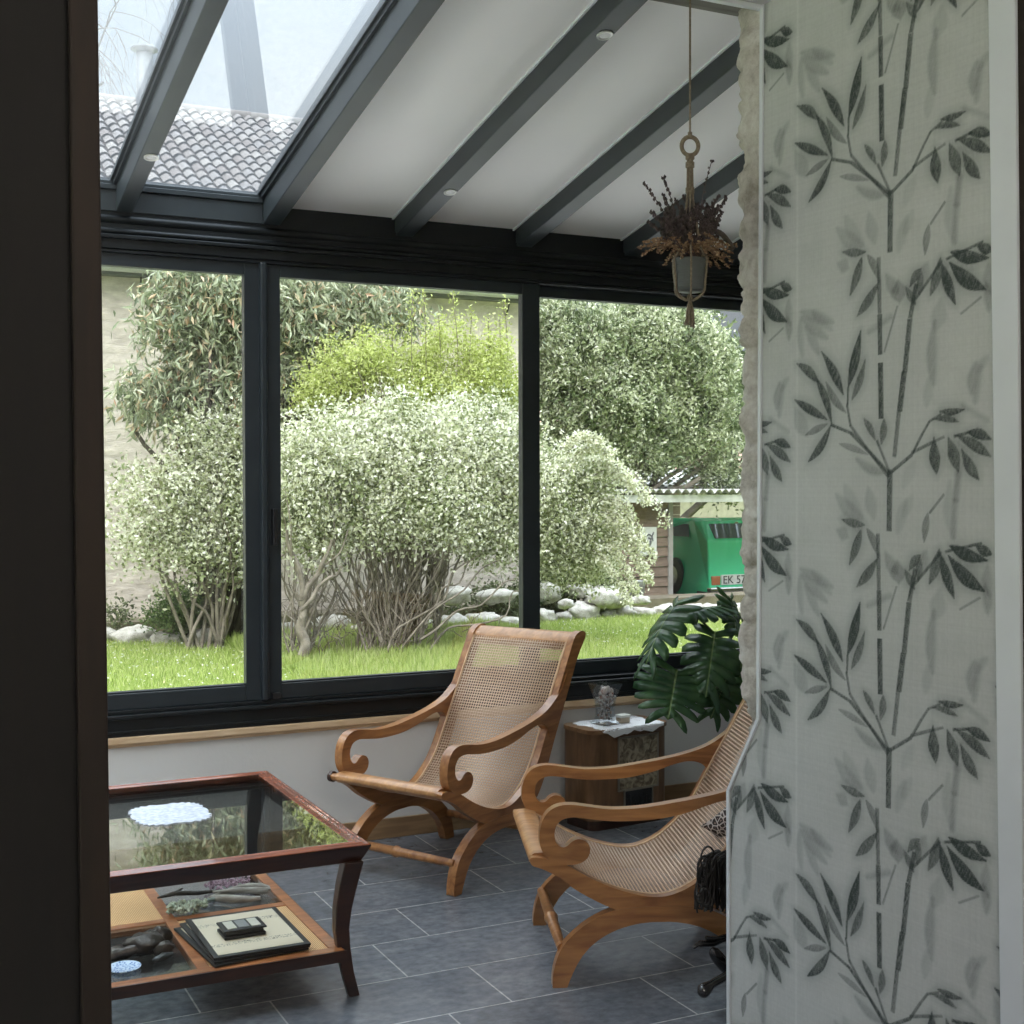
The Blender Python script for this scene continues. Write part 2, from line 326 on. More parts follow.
# ------------------------------------------------------------------ house wall with the opening : wallpapered reveal
PFx, PFy, PNx, PNy = 2.155, 2.9, 2.215, 2.126
WL = math.hypot(PNx-PFx, PNy-PFy); bx, by = (PNx-PFx)/WL, (PNy-PFy)/WL; nx, ny = by, -bx     # n points to -X side
def wp(u, v, off=0.0): return (PFx+bx*u+nx*off, PFy+by*u+ny*off, v)
LEAF_STROKES=[(0.361,2.551,0.319,2.415,0.0234,0.85),(0.376,2.479,0.332,2.383,0.0172,0.6),(0.225,2.512,0.302,2.398,0.0218,0.8),(0.241,2.434,0.312,2.352,0.0172,0.5),(0.134,2.489,0.215,2.433,0.0203,0.7),(0.206,2.446,0.262,2.327,0.0187,0.75),(0.127,2.395,0.246,2.338,0.0187,0.8),(0.167,2.302,0.246,2.327,0.014,0.5),(0.178,2.233,0.259,2.324,0.0187,0.75),(0.129,2.371,0.173,2.301,0.0312,0.22),(0.372,2.335,0.41,2.281,0.014,0.6),(0.438,2.331,0.429,2.27,0.0172,0.55),(0.288,2.276,0.386,2.247,0.0125,0.4),(0.348,2.237,0.434,2.202,0.0125,0.3),(0.608,2.34,0.678,2.341,0.0117,0.75),(0.591,2.323,0.662,2.314,0.0117,0.65),(0.591,2.282,0.6,2.197,0.025,0.75),(0.633,2.28,0.663,2.201,0.025,0.65),(0.671,2.252,0.719,2.183,0.0218,0.7),(0.654,2.285,0.751,2.234,0.0203,0.7),(0.687,2.29,0.752,2.272,0.0187,0.8),(0.574,2.108,0.563,2.039,0.0156,0.5),(0.638,2.034,0.744,2.005,0.0234,0.85),(0.712,2.036,0.756,2.019,0.0187,0.8),(0.634,2.012,0.737,1.936,0.0281,0.85),(0.613,2.012,0.652,1.914,0.0218,0.8),(0.609,2.026,0.579,1.943,0.0218,0.6),(0.298,2.087,0.377,2.075,0.0156,0.6),(0.363,2.063,0.324,1.975,0.0203,0.65),(0.382,2.067,0.421,1.998,0.0172,0.5),(0.421,1.998,0.349,1.922,0.0203,0.65),(0.278,2.149,0.368,2.091,0.0265,0.2),(0.387,2.166,0.406,2.092,0.0234,0.2),(0.308,2.172,0.368,2.098,0.0234,0.15),(0.444,2.009,0.481,1.962,0.0203,0.3),(0.481,1.99,0.486,1.941,0.0312,0.35),(0.517,1.971,0.553,2.01,0.0172,0.6),(0.553,2.0,0.546,1.947,0.0156,0.5),(0.504,1.973,0.535,1.928,0.0156,0.55),(0.594,2.548,0.59,2.403,0.0172,0.28),(0.611,2.596,0.594,2.528,0.0312,0.15),(0.71,2.443,0.698,2.375,0.014,0.28),(0.742,2.453,0.714,2.422,0.0094,0.2),(0.577,2.419,0.569,2.355,0.0156,0.15),(0.084,2.434,0.068,2.354,0.0078,0.25),(0.15,2.621,0.266,2.581,0.0172,0.25),(0.156,2.605,0.246,2.543,0.0172,0.25),(0.15,2.606,0.156,2.507,0.0109,0.2),(0.166,2.579,0.215,2.507,0.0156,0.22),(0.193,2.616,0.261,2.564,0.0109,0.18),(0.737,1.948,0.745,1.89,0.0125,0.3),(0.508,2.137,0.481,2.059,0.0187,0.15),(0.526,2.147,0.499,2.097,0.0156,0.12),(0.534,2.227,0.499,2.166,0.0187,0.1),(0.638,2.18,0.651,2.052,0.0203,0.15),(0.744,1.992,0.751,1.927,0.0156,0.25),(0.57,2.018,0.535,1.948,0.0203,0.25),(0.283,2.06,0.318,2.044,0.0203,0.25)]
LINE_STROKES=[(0.259,2.325,0.328,2.302,0.0062,0.7),(0.328,2.302,0.396,2.249,0.0078,0.7),(0.396,2.249,0.457,2.198,0.0078,0.7),(0.315,2.373,0.327,2.32,0.0055,0.65),(0.327,2.32,0.377,2.267,0.0062,0.6),(0.377,2.267,0.453,2.192,0.007,0.6),(0.319,2.415,0.317,2.372,0.0047,0.7),(0.415,2.28,0.457,2.201,0.0055,0.6),(0.457,2.208,0.455,2.063,0.0148,0.75),(0.419,2.719,0.423,2.585,0.0101,0.6),(0.423,2.582,0.425,2.487,0.0125,0.75),(0.426,2.466,0.428,2.333,0.014,0.85),(0.537,2.64,0.519,2.564,0.0109,0.7),(0.518,2.561,0.503,2.439,0.0133,0.75),(0.501,2.439,0.487,2.347,0.0148,0.8),(0.485,2.347,0.471,2.24,0.0109,0.6),(0.462,2.204,0.525,2.243,0.007,0.7),(0.525,2.243,0.556,2.29,0.0055,0.65),(0.556,2.29,0.578,2.319,0.0047,0.6),(0.578,2.319,0.612,2.334,0.0039,0.6),(0.525,2.248,0.586,2.27,0.0062,0.6),(0.586,2.27,0.621,2.282,0.0047,0.5),(0.663,2.201,0.655,2.137,0.0078,0.35),(0.655,2.137,0.647,2.053,0.007,0.25),(0.621,2.15,0.579,2.107,0.0047,0.5),(0.626,2.02,0.728,2.043,0.0047,0.7),(0.535,1.941,0.613,2.018,0.0055,0.6),(0.65,2.282,0.695,2.29,0.0047,0.7),(0.479,2.596,0.438,2.491,0.0039,0.45),(0.385,2.544,0.46,2.574,0.0062,0.25),(0.027,2.556,0.084,2.587,0.0039,0.4),(0.743,2.312,0.67,2.35,0.0039,0.2)]

def wallpaper():
    du = .0027; dv = .0027; U0, U1, V0, V1 = -.155, .806, -.004, 2.90
    nu = int((U1-U0)/du)+1; nv = int((V1-V0)/dv)+1
    us = np.linspace(U0, U1, nu); vs = np.linspace(V0, V1, nv)
    A = np.zeros((nv, nu)); rg = np.random.default_rng(3)
    tex = rg.random((nv, nu)); tex = (tex+np.roll(tex, 1, 0)+np.roll(tex, 1, 1)+np.roll(tex, 2, 0))/4
    UP, VP = .64, .665
    q_ = rg.random((nv, nu)); brush = sum(np.roll(q_, (k*2, k), (0, 1)) for k in range(-3, 4))/7; brush = np.clip((brush-.5)*3+.5, 0, 1)
    def stroke(x0, y0, x1, y1, w, d, leaf, bend=0, tip=1.0):
        L = math.hypot(x1-x0, y1-y0)
        if L < 1e-6: return
        m = w*1.6+.02
        i0, i1 = np.searchsorted(us, [min(x0, x1)-m, max(x0, x1)+m]); j0, j1 = np.searchsorted(vs, [min(y0, y1)-m, max(y0, y1)+m])
        if i1 <= i0 or j1 <= j0: return
        uu, vv = np.meshgrid(us[i0:i1], vs[j0:j1])
        ex, ey = (x1-x0)/L, (y1-y0)/L
        t = ((uu-x0)*ex+(vv-y0)*ey)/L; s = (uu-x0)*(-ey)+(vv-y0)*ex
        s = s-bend*L*np.sin(np.clip(t, 0, 1)*PI)
        tt = np.clip(t, 0, 1)
        if leaf: half = w*.52*np.power(np.clip(np.sin(np.power(tt, tip)*PI), 0, 1), 1.05)+.0004
        else: half = w*.5*np.ones_like(tt)
        out = np.maximum(np.abs(t-tt)*L, 0)
        soft = .0022 if d > .35 else .010
        a = np.clip(1-(np.maximum(np.abs(s)-half, 0)+out)/soft, 0, 1)
        # dry-brush core: darker on the lower edge
        a = a*d*(.80+.20*np.clip(.5-s/(w+1e-6), 0, 1))*(.70+.55*tex[j0:j1, i0:i1])*(.82+.36*brush[j0:j1, i0:i1])
        A[j0:j1, i0:i1] = 1-(1-A[j0:j1, i0:i1])*(1-np.clip(a*1.18, 0, .96))
        if leaf and d > .5:
            h = np.clip(1-(np.maximum(np.abs(s)-half, 0)+out)/.022, 0, 1)*.19*tex[j0:j1, i0:i1]*2
            A[j0:j1, i0:i1] = 1-(1-A[j0:j1, i0:i1])*(1-h)
    for a in (-1, 0, 1):
        for b in range(-4, 3):
            r2 = random.Random(5)
            for (x0, y0, x1, y1, w, d) in LINE_STROKES: stroke(x0+a*UP, y0+b*VP, x1+a*UP, y1+b*VP, w, d, False)
            for (x0, y0, x1, y1, w, d) in LEAF_STROKES: stroke(x0+a*UP, y0+b*VP, x1+a*UP, y1+b*VP, w*1.12, d, True, r2.uniform(-.07, .07), r2.uniform(.85, 1.2))
    # washed clouds of ink and a woven-paper grain
    def lown(k):
        q = rg.random((int(nv/k)+3, int(nu/k)+3)); jj = np.arange(nv)/k; ii = np.arange(nu)/k
        j = jj.astype(int); i = ii.astype(int); fj = (jj-j)[:, None]; fi = (ii-i)[None]; fj = fj*fj*(3-2*fj); fi = fi*fi*(3-2*fi)
        return q[j][:, i]*(1-fj)*(1-fi)+q[j+1][:, i]*fj*(1-fi)+q[j][:, i+1]*(1-fj)*fi+q[j+1][:, i+1]*fj*fi
    cloud = lown(46)*.6+lown(17)*.4
    blur = A.copy()
    for k in (3, 6, 9, 6): blur = (blur+np.roll(blur, k, 0)+np.roll(blur, -k, 0)+np.roll(blur, k, 1)+np.roll(blur, -k, 1))/5
    Aw = 1-(1-A)*(1-np.clip(blur*.45*cloud*1.6, 0, .6))
    grain = 1+(rg.random((nv, 1))-.5)*.05+(rg.random((1, nu))-.5)*.05+(tex-.5)*.12
    paper = np.array([.475, .482, .458]); ink = np.array([.028, .040, .036])
    base = paper[None, None]*(grain*(.93+.13*cloud))[..., None]
    seam = np.exp(-((us-.135)/.004)**2)*.10
    base = base*(1+seam[None, :, None])
    col = base*(1-Aw[..., None])+ink[None, None]*Aw[..., None]
    uu, vv = np.meshgrid(us, vs)
    # edge of the wall: oblique step near the floor
    ue = np.where(vv > .8785, -.002-.010*(2.785-vv)/1.9066, np.where(vv > .658, -.012-(.8785-vv)/(.8785-.658)*.1256, -.1376))
    keep = uu >= ue-.0
    V = np.stack([PFx+bx*uu, PFy+by*uu, vv], -1).reshape(-1, 3)
    uc = np.maximum(uu, ue).reshape(-1); V[:, 0] = PFx+bx*uc; V[:, 1] = PFy+by*uc
    idx = np.arange(nv*nu).reshape(nv, nu)
    k = keep[:-1, 1:] | keep[1:, 1:]
    F = np.stack([idx[:-1, :-1], idx[1:, :-1], idx[1:, 1:], idx[:-1, 1:]], -1)[k]
    m, nt, out = nodes('bamboo_wallpaper'); Lk = nt.links.new
    at_ = N(nt, 'ShaderNodeAttribute', attribute_name='ink'); p = N(nt, 'ShaderNodeBsdfPrincipled', i_Roughness=.7); p.inputs['Specular IOR Level'].default_value = .25
    Lk(at_.outputs['Color'], p.inputs['Base Color'])
    tc = N(nt, 'ShaderNodeTexCoord'); nz = N(nt, 'ShaderNodeTexNoise', i_Scale=150, i_Detail=3); Lk(tc.outputs['Object'], nz.inputs['Vector'])
    b_ = N(nt, 'ShaderNodeBump', i_Strength=.25, i_Distance=.001); Lk(nz.outputs[0], b_.inputs['Height']); Lk(b_.outputs[0], p.inputs['Normal']); Lk(p.outputs[0], out.inputs[0])
    o = fast('wall_reveal_paper', V, F, m)
    ca = o.data.color_attributes.new('ink', 'FLOAT_COLOR', 'POINT')
    rgba = np.concatenate([col.reshape(-1, 3), np.ones((nv*nu, 1))], 1).astype(np.float32); ca.data.foreach_set('color', rgba.ravel())
    return o
wpo = wallpaper(); wpo.name = 'wall_passage'; struct(wpo, 'grey green bamboo wallpaper on the right hand wall of the passage', 'wallpaper')
# solid masonry behind the paper (body of the house wall)
def hw(u, off): return (PFx+bx*u+nx*off, PFy+by*u+ny*off)
g = G()
a0 = hw(-.01, -.006); a1 = hw(.80, -.006)
g.hexa([(a0[0], a0[1], 0), (a1[0], a1[1], 0), (XR+.2, a1[1], 0), (XR+.2, a0[1]+.09, 0)], [(a0[0], a0[1], 3.3), (a1[0], a1[1], 3.3), (XR+.2, a1[1], 3.3), (XR+.2, a0[1]+.09, 3.3)])
b0 = hw(-.14, -.006)
g.hexa([(b0[0], b0[1], 0), (a0[0], a0[1], 0), (2.6, 2.93, 0), (2.6, b0[1], 0)], [(b0[0], b0[1], .655), (a0[0], a0[1], .655), (2.6, 2.93, .655), (2.6, b0[1], .655)])
struct(g.build('wall_house', M['plaster']))
# rough stone quoins at the outer corner
def stone_mat(name, c1, c2, c3):
    m, nt, out = nodes(name); L = nt.links.new
    p = N(nt, 'ShaderNodeBsdfPrincipled', i_Roughness=.9); tc = N(nt, 'ShaderNodeTexCoord')
    n1 = N(nt, 'ShaderNodeTexNoise', i_Scale=9, i_Detail=8, i_Roughness=.7); L(tc.outputs['Object'], n1.inputs['Vector'])
    n2 = N(nt, 'ShaderNodeTexNoise', i_Scale=60, i_Detail=6, i_Roughness=.8); L(tc.outputs['Object'], n2.inputs['Vector'])
    cr = N(nt, 'ShaderNodeValToRGB'); e = cr.color_ramp.elements; e[0].position = .3; e[0].color = c4(c1); e[1].position = .7; e[1].color = c4(c3); k = e.new(.5); k.color = c4(c2)
    ad = N(nt, 'ShaderNodeMath', operation='MULTIPLY_ADD'); L(n2.outputs[0], ad.inputs[0]); ad.inputs[1].default_value = .5; ad.inputs[2].default_value = -.25
    a2 = N(nt, 'ShaderNodeMath', operation='ADD'); L(ad.outputs[0], a2.inputs[0]); L(n1.outputs[0], a2.inputs[1]); L(a2.outputs[0], cr.inputs[0])
    L(cr.outputs[0], p.inputs['Base Color'])
    b = N(nt, 'ShaderNodeBump', i_Strength=.9, i_Distance=.008); L(n2.outputs[0], b.inputs['Height']); L(b.outputs[0], p.inputs['Normal'])
    L(p.outputs[0], out.inputs[0]); return m
M['quoin'] = stone_mat('rough_wall_stone', (.34, .30, .25), (.56, .51, .45), (.72, .69, .63))
rs = random.Random(11); from mathutils import noise as mn
def lump(g, cx, cy, cz, sx, sy, sz, seed, n=10, amp=.18, p=3.2):
    """rounded rough block"""
    vs = []; fs = []
    for i in range(n+1):
        th = PI*i/n
        for k in range(2*n):
            ph = 2*PI*k/(2*n)
            d = Vector((math.sin(th)*math.cos(ph), math.sin(th)*math.sin(ph), math.cos(th)))
            q = (abs(d.x)**p+abs(d.y)**p+abs(d.z)**p)**(-1/p)
            q *= 1+amp*mn.noise(d*1.7+Vector((seed*3.1, seed*1.7, 0)))+amp*.5*mn.noise(d*5+Vector((seed, 0, 9)))
            vs.append((cx+d.x*q*sx, cy+d.y*q*sy, cz+d.z*q*sz))
    for i in range(n):
        for k in range(2*n):
            fs.append((i*2*n+k, (i+1)*2*n+k, (i+1)*2*n+(k+1) % (2*n), i*2*n+(k+1) % (2*n)))
    g.add(vs, fs, 0, True)
# corner of the stone wall: one rough surface made of irregular courses
zc_ = [.0]; offs = []
while zc_[-1] < 3.05: zc_.append(zc_[-1]+rs.choice((rs.uniform(.06, .11), rs.uniform(.12, .21)))); offs.append((rs.uniform(-.010, .008), rs.uniform(-.01, .01)))
prof = [(2.176, 2.885), (2.168, 2.93), (2.163, 2.955), (2.160, 2.975), (2.161, 2.992), (2.166, 3.008), (2.176, 3.022), (2.192, 3.032), (2.22, 3.038)]+[(2.26+.04*k, 3.040) for k in range(28)]+[(3.45+.15*k, 3.04) for k in range(11)]
V = []; nz_ = 380; c_i = 0
for j in range(nz_+1):
    z = 3.05*j/nz_
    while c_i < len(offs)-1 and z > zc_[c_i+1]: c_i += 1
    t = (z-zc_[c_i])/(zc_[c_i+1]-zc_[c_i]); bump = (1-abs(2*t-1)**6)*.010
    for k, (x, y) in enumerate(prof):
        a_ = prof[max(k-1, 0)]; b_ = prof[min(k+1, len(prof)-1)]; tx, ty = b_[0]-a_[0], b_[1]-a_[1]; l_ = math.hypot(tx, ty); n_x, n_y = -ty/l_, tx/l_
        if k > 10: bump2 = bump*.7+.006*mn.noise(Vector((x*6+c_i*3, 0, z*5)))
        else: bump2 = bump
        if z < .92: x += .035*min(1, (.92-z)/.06)
        d_ = bump2-.006+offs[c_i][0]+.014*mn.noise(Vector((x*9+c_i*2.3, y*9, z*7)))+.012*mn.noise(Vector((x*24, y*24, z*24)))+.008*mn.noise(Vector((x*60, y*60, z*60)))
        V.append((x+n_x*d_, y+n_y*d_, z))
NP = len(prof); F = [(j*NP+k, j*NP+k+1, (j+1)*NP+k+1, (j+1)*NP+k) for j in range(nz_) for k in range(NP-1)]
g = G(); g.add(V, F, 0, True); g.box(2.25, XR, 2.90, 3.00, 0.0, 3.05)
struct(g.build('wall_stone', M['quoin']))
# white corner bead following the stepped edge, around the top too
def bead(pts, w, name):
    g = G()
    for (u0, v0), (u1, v1) in zip(pts[:-1], pts[1:]):
        g.hexa([wp(u0, v0, -.01), wp(u0+w, v0, -.01), wp(u0+w, v0, .006), wp(u0, v0, .006)], [wp(u1, v1, -.01), wp(u1+w, v1, -.01), wp(u1+w, v1, .006), wp(u1, v1, .006)])
    return g
g = bead([(-.140, 0), (-.1425, .658), (-.017, .8785), (-.006, 2.79)], .013, '')
pt = [wp(-.016, 2.775, .006), wp(-.002, 2.775, .006)]
g.box(.2, PFx+.004, PFy-.004, PFy+.016, 2.778, 2.790)
struct(g.build('trim_4', M['white_trim'], bevel=.002))
# passage soffit and living-room shell
g = G(); g.box(-1.6, 3.3, -3.2, 2.9, 2.79, 2.95); struct(g.build('ceiling_living', M['plaster']))
bpy.data.objects['ceiling_living'].name = 'ceiling_2'
g = G(); g.box(.2, 2.34, 2.93, 3.10, 2.832, 3.02); struct(g.build('trim_5', M['weathered'], bevel=.004))
g = G(); g.box(-1.6, 4.9, 2.93, 3.06, 3.02, 3.3); struct(g.build('wall_upper', M['plaster']))
# left jamb: dark brown boards nearly plumb
g = G(); Yb = 2.06
def lean(pxt, pxb, Y): return at(pxt, 0, Y).x, at(pxb, 1024, Y).x, at(pxt, 0, Y).z, at(pxb, 1024, Y).z
def edge_x(pxt, pxb, Y, z):
    xt, xb, zt, zb = lean(pxt, pxb, Y); return xb+(xt-xb)*(z-zb)/(zt-zb)
for nm, mat_, (ta, ba), (tb, bb), Y in (('trim_6', 'brown_casing', (68.5, 81.5), (98.2, 112.5), 2.06), ('door_1', 'brown_door', (-420, -420), (69.5, 82.5), 2.075)):
    g = G(); z0, z1 = 0, 2.79
    g.hexa([(edge_x(ta, ba, Y, z0), Y, z0), (edge_x(tb, bb, Y, z0), Y, z0), (edge_x(tb, bb, Y, z0)-.0, Y+.05, z0), (edge_x(ta, ba, Y, z0), Y+.05, z0)],
           [(edge_x(ta, ba, Y, z1), Y, z1), (edge_x(tb, bb, Y, z1), Y, z1), (edge_x(tb, bb, Y, z1)-.0, Y+.05, z1), (edge_x(ta, ba, Y, z1), Y+.05, z1)])
    struct(g.build(nm, M[mat_], bevel=.004))
g = G(); g.box(-1.6, .14, 2.13, 2.93, 0, 3.02); struct(g.build('wall_left', M['plaster']))
# white casing at the near end of the passage and the dark door beyond it
g = G()
g.hexa([wp(.798, 0, .012), wp(.86, 0, .012), wp(.86, 0, -.03), wp(.798, 0, -.03)], [wp(.7435, 2.79, .012), wp(.8155, 2.79, .012), wp(.8155, 2.79, -.03), wp(.7435, 2.79, -.03)])
struct(g.build('trim_7', M['white_trim'], bevel=.003))
g = G(); g.hexa([wp(.855, 0, .004), wp(1.6, 0, .004), wp(1.6, 0, -.03), wp(.86, 0, -.03)], [wp(.81, 2.79, .004), wp(1.6, 2.79, .004), wp(1.6, 2.79, -.03), wp(.81, 2.79, -.03)])
struct(g.build('door_2', M['brown_casing']))
# living room enclosure behind the camera, with unseen windows added to light the wallpaper
g = G(); g.box(-1.8, -1.6, -3.2, 2.9, 0, .35); g.box(-1.8, -1.6, -3.2, 2.9, 2.6, 2.95); g.box(-1.8, -1.6, -3.2, -2.6, .35, 2.6); g.box(-1.8, -1.6, 1.5, 2.9, .35, 2.6); g.box(-1.8, -1.6, -.6, -.4, .35, 2.6)
struct(g.build('wall_living_left', M['plaster']))
g = G(); g.box(3.1, 3.3, -3.2, 2.2, 0, 2.95); struct(g.build('wall_living_right', M['plaster']))
g = G(); g.box(-1.8, 3.3, -3.4, -3.2, 0, 2.95); struct(g.build('wall_front', M['plaster']))
w4 = empty('window_4_added', (-1.7, 0, 0)); struct(w4)
g = G()
for y0, y1 in ((-2.6, -.6), (-.4, 1.5)):
    g.box(-.03, .03, y0, y1, .35, .42); g.box(-.03, .03, y0, y1, 2.53, 2.6)
    for y in (y0, (y0+y1)/2-.03, y1-.06): g.box(-.03, .03, y, y+.06, .42, 2.53)
g.build('frame', M['white_trim'], w4)
g = G(); g.box(-.004, .004, -2.58, -.62, .38, 2.57); g.box(-.004, .004, -.38, 1.48, .38, 2.57); g.build('pane', M['glass'], w4)

# ------------------------------------------------------------------ planter armchairs
def cane_mat():
    m, nt, out = nodes('woven_cane'); L = nt.links.new
    uv = N(nt, 'ShaderNodeUVMap'); mp = N(nt, 'ShaderNodeVectorMath', operation='SCALE'); mp.inputs['Scale'].default_value = 1/.0125; L(uv.outputs[0], mp.inputs[0])
    fr = N(nt, 'ShaderNodeVectorMath', operation='FRACTION'); L(mp.outputs[0], fr.inputs[0])
    sb = N(nt, 'ShaderNodeVectorMath', operation='SUBTRACT'); sb.inputs[1].default_value = (.5, .5, 0); L(fr.outputs[0], sb.inputs[0])
    ab = N(nt, 'ShaderNodeVectorMath', operation='ABSOLUTE'); L(sb.outputs[0], ab.inputs[0])
    se = N(nt, 'ShaderNodeSeparateXYZ'); L(ab.outputs[0], se.inputs[0])
    mxn = N(nt, 'ShaderNodeMath', operation='MAXIMUM'); L(se.outputs[0], mxn.inputs[0]); L(se.outputs[1], mxn.inputs[1])
    sm = N(nt, 'ShaderNodeMath', operation='ADD'); L(se.outputs[0], sm.inputs[0]); L(se.outputs[1], sm.inputs[1])
    a = N(nt, 'ShaderNodeMath', operation='LESS_THAN'); a.inputs[1].default_value = .31; L(mxn.outputs[0], a.inputs[0])
    b = N(nt, 'ShaderNodeMath', operation='LESS_THAN'); b.inputs[1].default_value = .48; L(sm.outputs[0], b.inputs[0])
    h = N(nt, 'ShaderNodeMath', operation='MULTIPLY'); L(a.outputs[0], h.inputs[0]); L(b.outputs[0], h.inputs[1])
    p = N(nt, 'ShaderNodeBsdfPrincipled', i_Roughness=.5)
    nz = N(nt, 'ShaderNodeTexNoise', i_Scale=5, i_Detail=5); L(uv.outputs[0], nz.inputs['Vector'])
    cr = N(nt, 'ShaderNodeValToRGB'); cr.color_ramp.elements[0].position = .3; cr.color_ramp.elements[1].position = .7
    cr.color_ramp.elements[0].color = (.58, .39, .26, 1); cr.color_ramp.elements[1].color = (.78, .59, .44, 1)
    L(nz.outputs[0], cr.inputs[0])
    ed = N(nt, 'ShaderNodeMapRange'); ed.inputs['From Min'].default_value = .33; ed.inputs['From Max'].default_value = .42; L(mxn.outputs[0], ed.inputs[0])  # strands browner at hole edges: dark outlines plus painted-in shade
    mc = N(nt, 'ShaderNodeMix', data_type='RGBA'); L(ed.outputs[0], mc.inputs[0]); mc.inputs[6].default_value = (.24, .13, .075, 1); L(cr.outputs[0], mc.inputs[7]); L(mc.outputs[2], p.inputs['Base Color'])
    t = N(nt, 'ShaderNodeBsdfTransparent'); mx = N(nt, 'ShaderNodeMixShader'); L(h.outputs[0], mx.inputs[0]); L(p.outputs[0], mx.inputs[1]); L(t.outputs[0], mx.inputs[2]); L(mx.outputs[0], out.inputs[0])
    return m
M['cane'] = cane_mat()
M['cane_rim'] = pbr('cane_rim', (.66, .46, .28), .5, (.52, .33, .19), scale=30)
INNER = [(-.085,.393),(-.05,.393),(.019,.373),(.088,.333),(.165,.297),(.25,.272),(.312,.266),(.36,.276),(.411,.300),(.455,.333),(.494,.372),(.535,.430),(.579,.510),(.62,.585),(.667,.665),(.711,.745),(.745,.805),(.772,.853),(.792,.884),(.83,.903)]
OUTER = [(.866,.900),(.876,.884),(.856,.854),(.815,.800),(.775,.728),(.725,.635),(.665,.525),(.615,.430),(.57,.340),(.52,.272),(.465,.228),(.41,.206),(.33,.199),(.213,.216),(.156,.238),(.10,.266),(.045,.299),(0,.334),(-.05,.360),(-.080,.371)]
ARM_T = [(.735,.745),(.69,.682),(.64,.640),(.58,.605),(.50,.580),(.42,.563),(.34,.550),(.25,.538),(.16,.536),(.09,.545),(.04,.552),(.0,.549),(-.030,.533),(-.050,.503),(-.058,.465),(-.055,.428),(-.038,.397),(-.008,.378),(.030,.371),(.065,.375),(.088,.392),(.095,.417),(.084,.439),(.060,.448),(.040,.441),(.024,.427),(.006,.426),(-.008,.440),(-.013,.463),(-.008,.488),(.010,.507),(.045,.514),(.10,.507),(.16,.500),(.23,.499),(.31,.504),(.39,.520),(.46,.543),(.52,.556),(.565,.548),(.592,.522),(.604,.492),(.622,.505),(.66,.58)]
ARCH = [(-.019,0),(-.018,.035),(-.010,.075),(.004,.110),(.026,.142),(.073,.183),(.120,.211),(.165,.228),(.23,.236),(.305,.238),(.38,.236),(.445,.228),(.490,.211),(.537,.183),(.584,.142),(.610,.110),(.624,.075),(.632,.035),(.634,0),(.585,0),(.570,.042),(.540,.095),(.492,.140),(.430,.172),(.36,.188),(.305,.190),(.25,.188),(.181,.172),(.119,.140),(.072,.095),(.042,.042),(.025,0)]
def xz(p, t): return (p[0], t, p[1])
def make_chair(loc, rz, WD, cap):
    r = empty('cane_armchair', loc, rz)
    out = [tuple(v)[:2] for v in smooth_curve([(a, b, 0) for a, b in INNER+OUTER], 3, True)]
    T = .031
    for y in (0, WD):
        g = G(); g.prism(out, xz, y, y+T, smooth=True); g.build('side_rail', M['teak'], r, bevel=.005)
        arm = [tuple(v)[:2] for v in smooth_curve([(a, b, 0) for a, b in ARM_T], 4, True)]
        g = G(); g.prism(arm, xz, y-.003, y+T+.004, smooth=True); g.build('armrest', M['teak'], r, bevel=.005)
        ar = [tuple(v)[:2] for v in smooth_curve([(a, b, 0) for a, b in ARCH], 2, False)]
        g = G(); g.prism(ar, xz, y-.002, y+T+.004, smooth=True); g.build('arched_leg', M['teak'], r, bevel=.005)
    # rounded front rail with dark end caps
    rr = [(-.088,.378),(-.086,.392),(-.070,.402),(-.040,.403),(-.012,.396),(-.004,.380),(-.012,.366),(-.04,.360),(-.072,.363)]
    g = G(); g.prism(rr, xz, T-.006, WD+.006, smooth=True); g.build('front_rail', M['teak_v'], r, bevel=.004)
    for y0 in ([WD+T+.003] if cap else []):
        g = G(); g.tube([(-.068, y0-.002, .382), (-.068, y0+.014, .382)], .021, 14); g.build('end_cap', M['mahog_dark'], r, bevel=.003)
    for s, z in ((.012, .112), (.598, .112)):
        g = G(); g.tube([(s, .02, z), (s, .29, z), (s, .300, z), (s, .310, z), (s, .32, z), (s, WD+.02, z)], [.0150, .0180, .0225, .0225, .0180, .0150], 12)
        g.build('stretcher', M['teak'], r)
    # top rail
    tr = [(.776,.846),(.792,.876),(.826,.898),(.860,.896),(.868,.884),(.850,.862),(.822,.826),(.800,.826)]
    g = G(); g.prism(tr, xz, T-.002, WD+.002, smooth=True); g.build('top_rail', M['teak_v'], r, bevel=.004)
    # cane sheet, UV in metres
    path = [v for v in smooth_curve([(-.02,.388,0),(.019,.366,0),(.088,.326,0),(.165,.290,0),(.25,.266,0),(.312,.260,0),(.36,.270,0),(.411,.294,0),(.455,.328,0),(.496,.368,0),(.538,.427,0),(.582,.507,0),(.623,.582,0),(.669,.662,0),(.713,.741,0),(.755,.812,0),(.784,.858,0)], 4)]
    y0, y1 = T-.002, WD+.002; V = []; s = 0; arc = []
    for i, p in enumerate(path):
        if i: s += (p-path[i-1]).length
        arc.append(s); V += [(p.x, y0, p.y), (p.x, y1, p.y)]
    F = np.array([(2*i, 2*i+1, 2*i+3, 2*i+2) for i in range(len(path)-1)])
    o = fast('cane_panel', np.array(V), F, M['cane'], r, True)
    uvl = o.data.uv_layers.new(name='UVMap')
    for i in range(len(path)-1):
        for k, (a, y) in enumerate(((arc[i], 0), (arc[i], y1-y0), (arc[i+1], y1-y0), (arc[i+1], 0))): uvl.data[4*i+k].uv = (y, a)
    sd = o.modifiers.new('thickness', 'SOLIDIFY'); sd.thickness = .0030
    for y in (T+.004, WD-.004):
        g = G(); g.tube([(p.x-.002, y, p.y+.003) for p in path], .0048, 6); g.build('cane_border', M['cane_rim'], r)
    return r
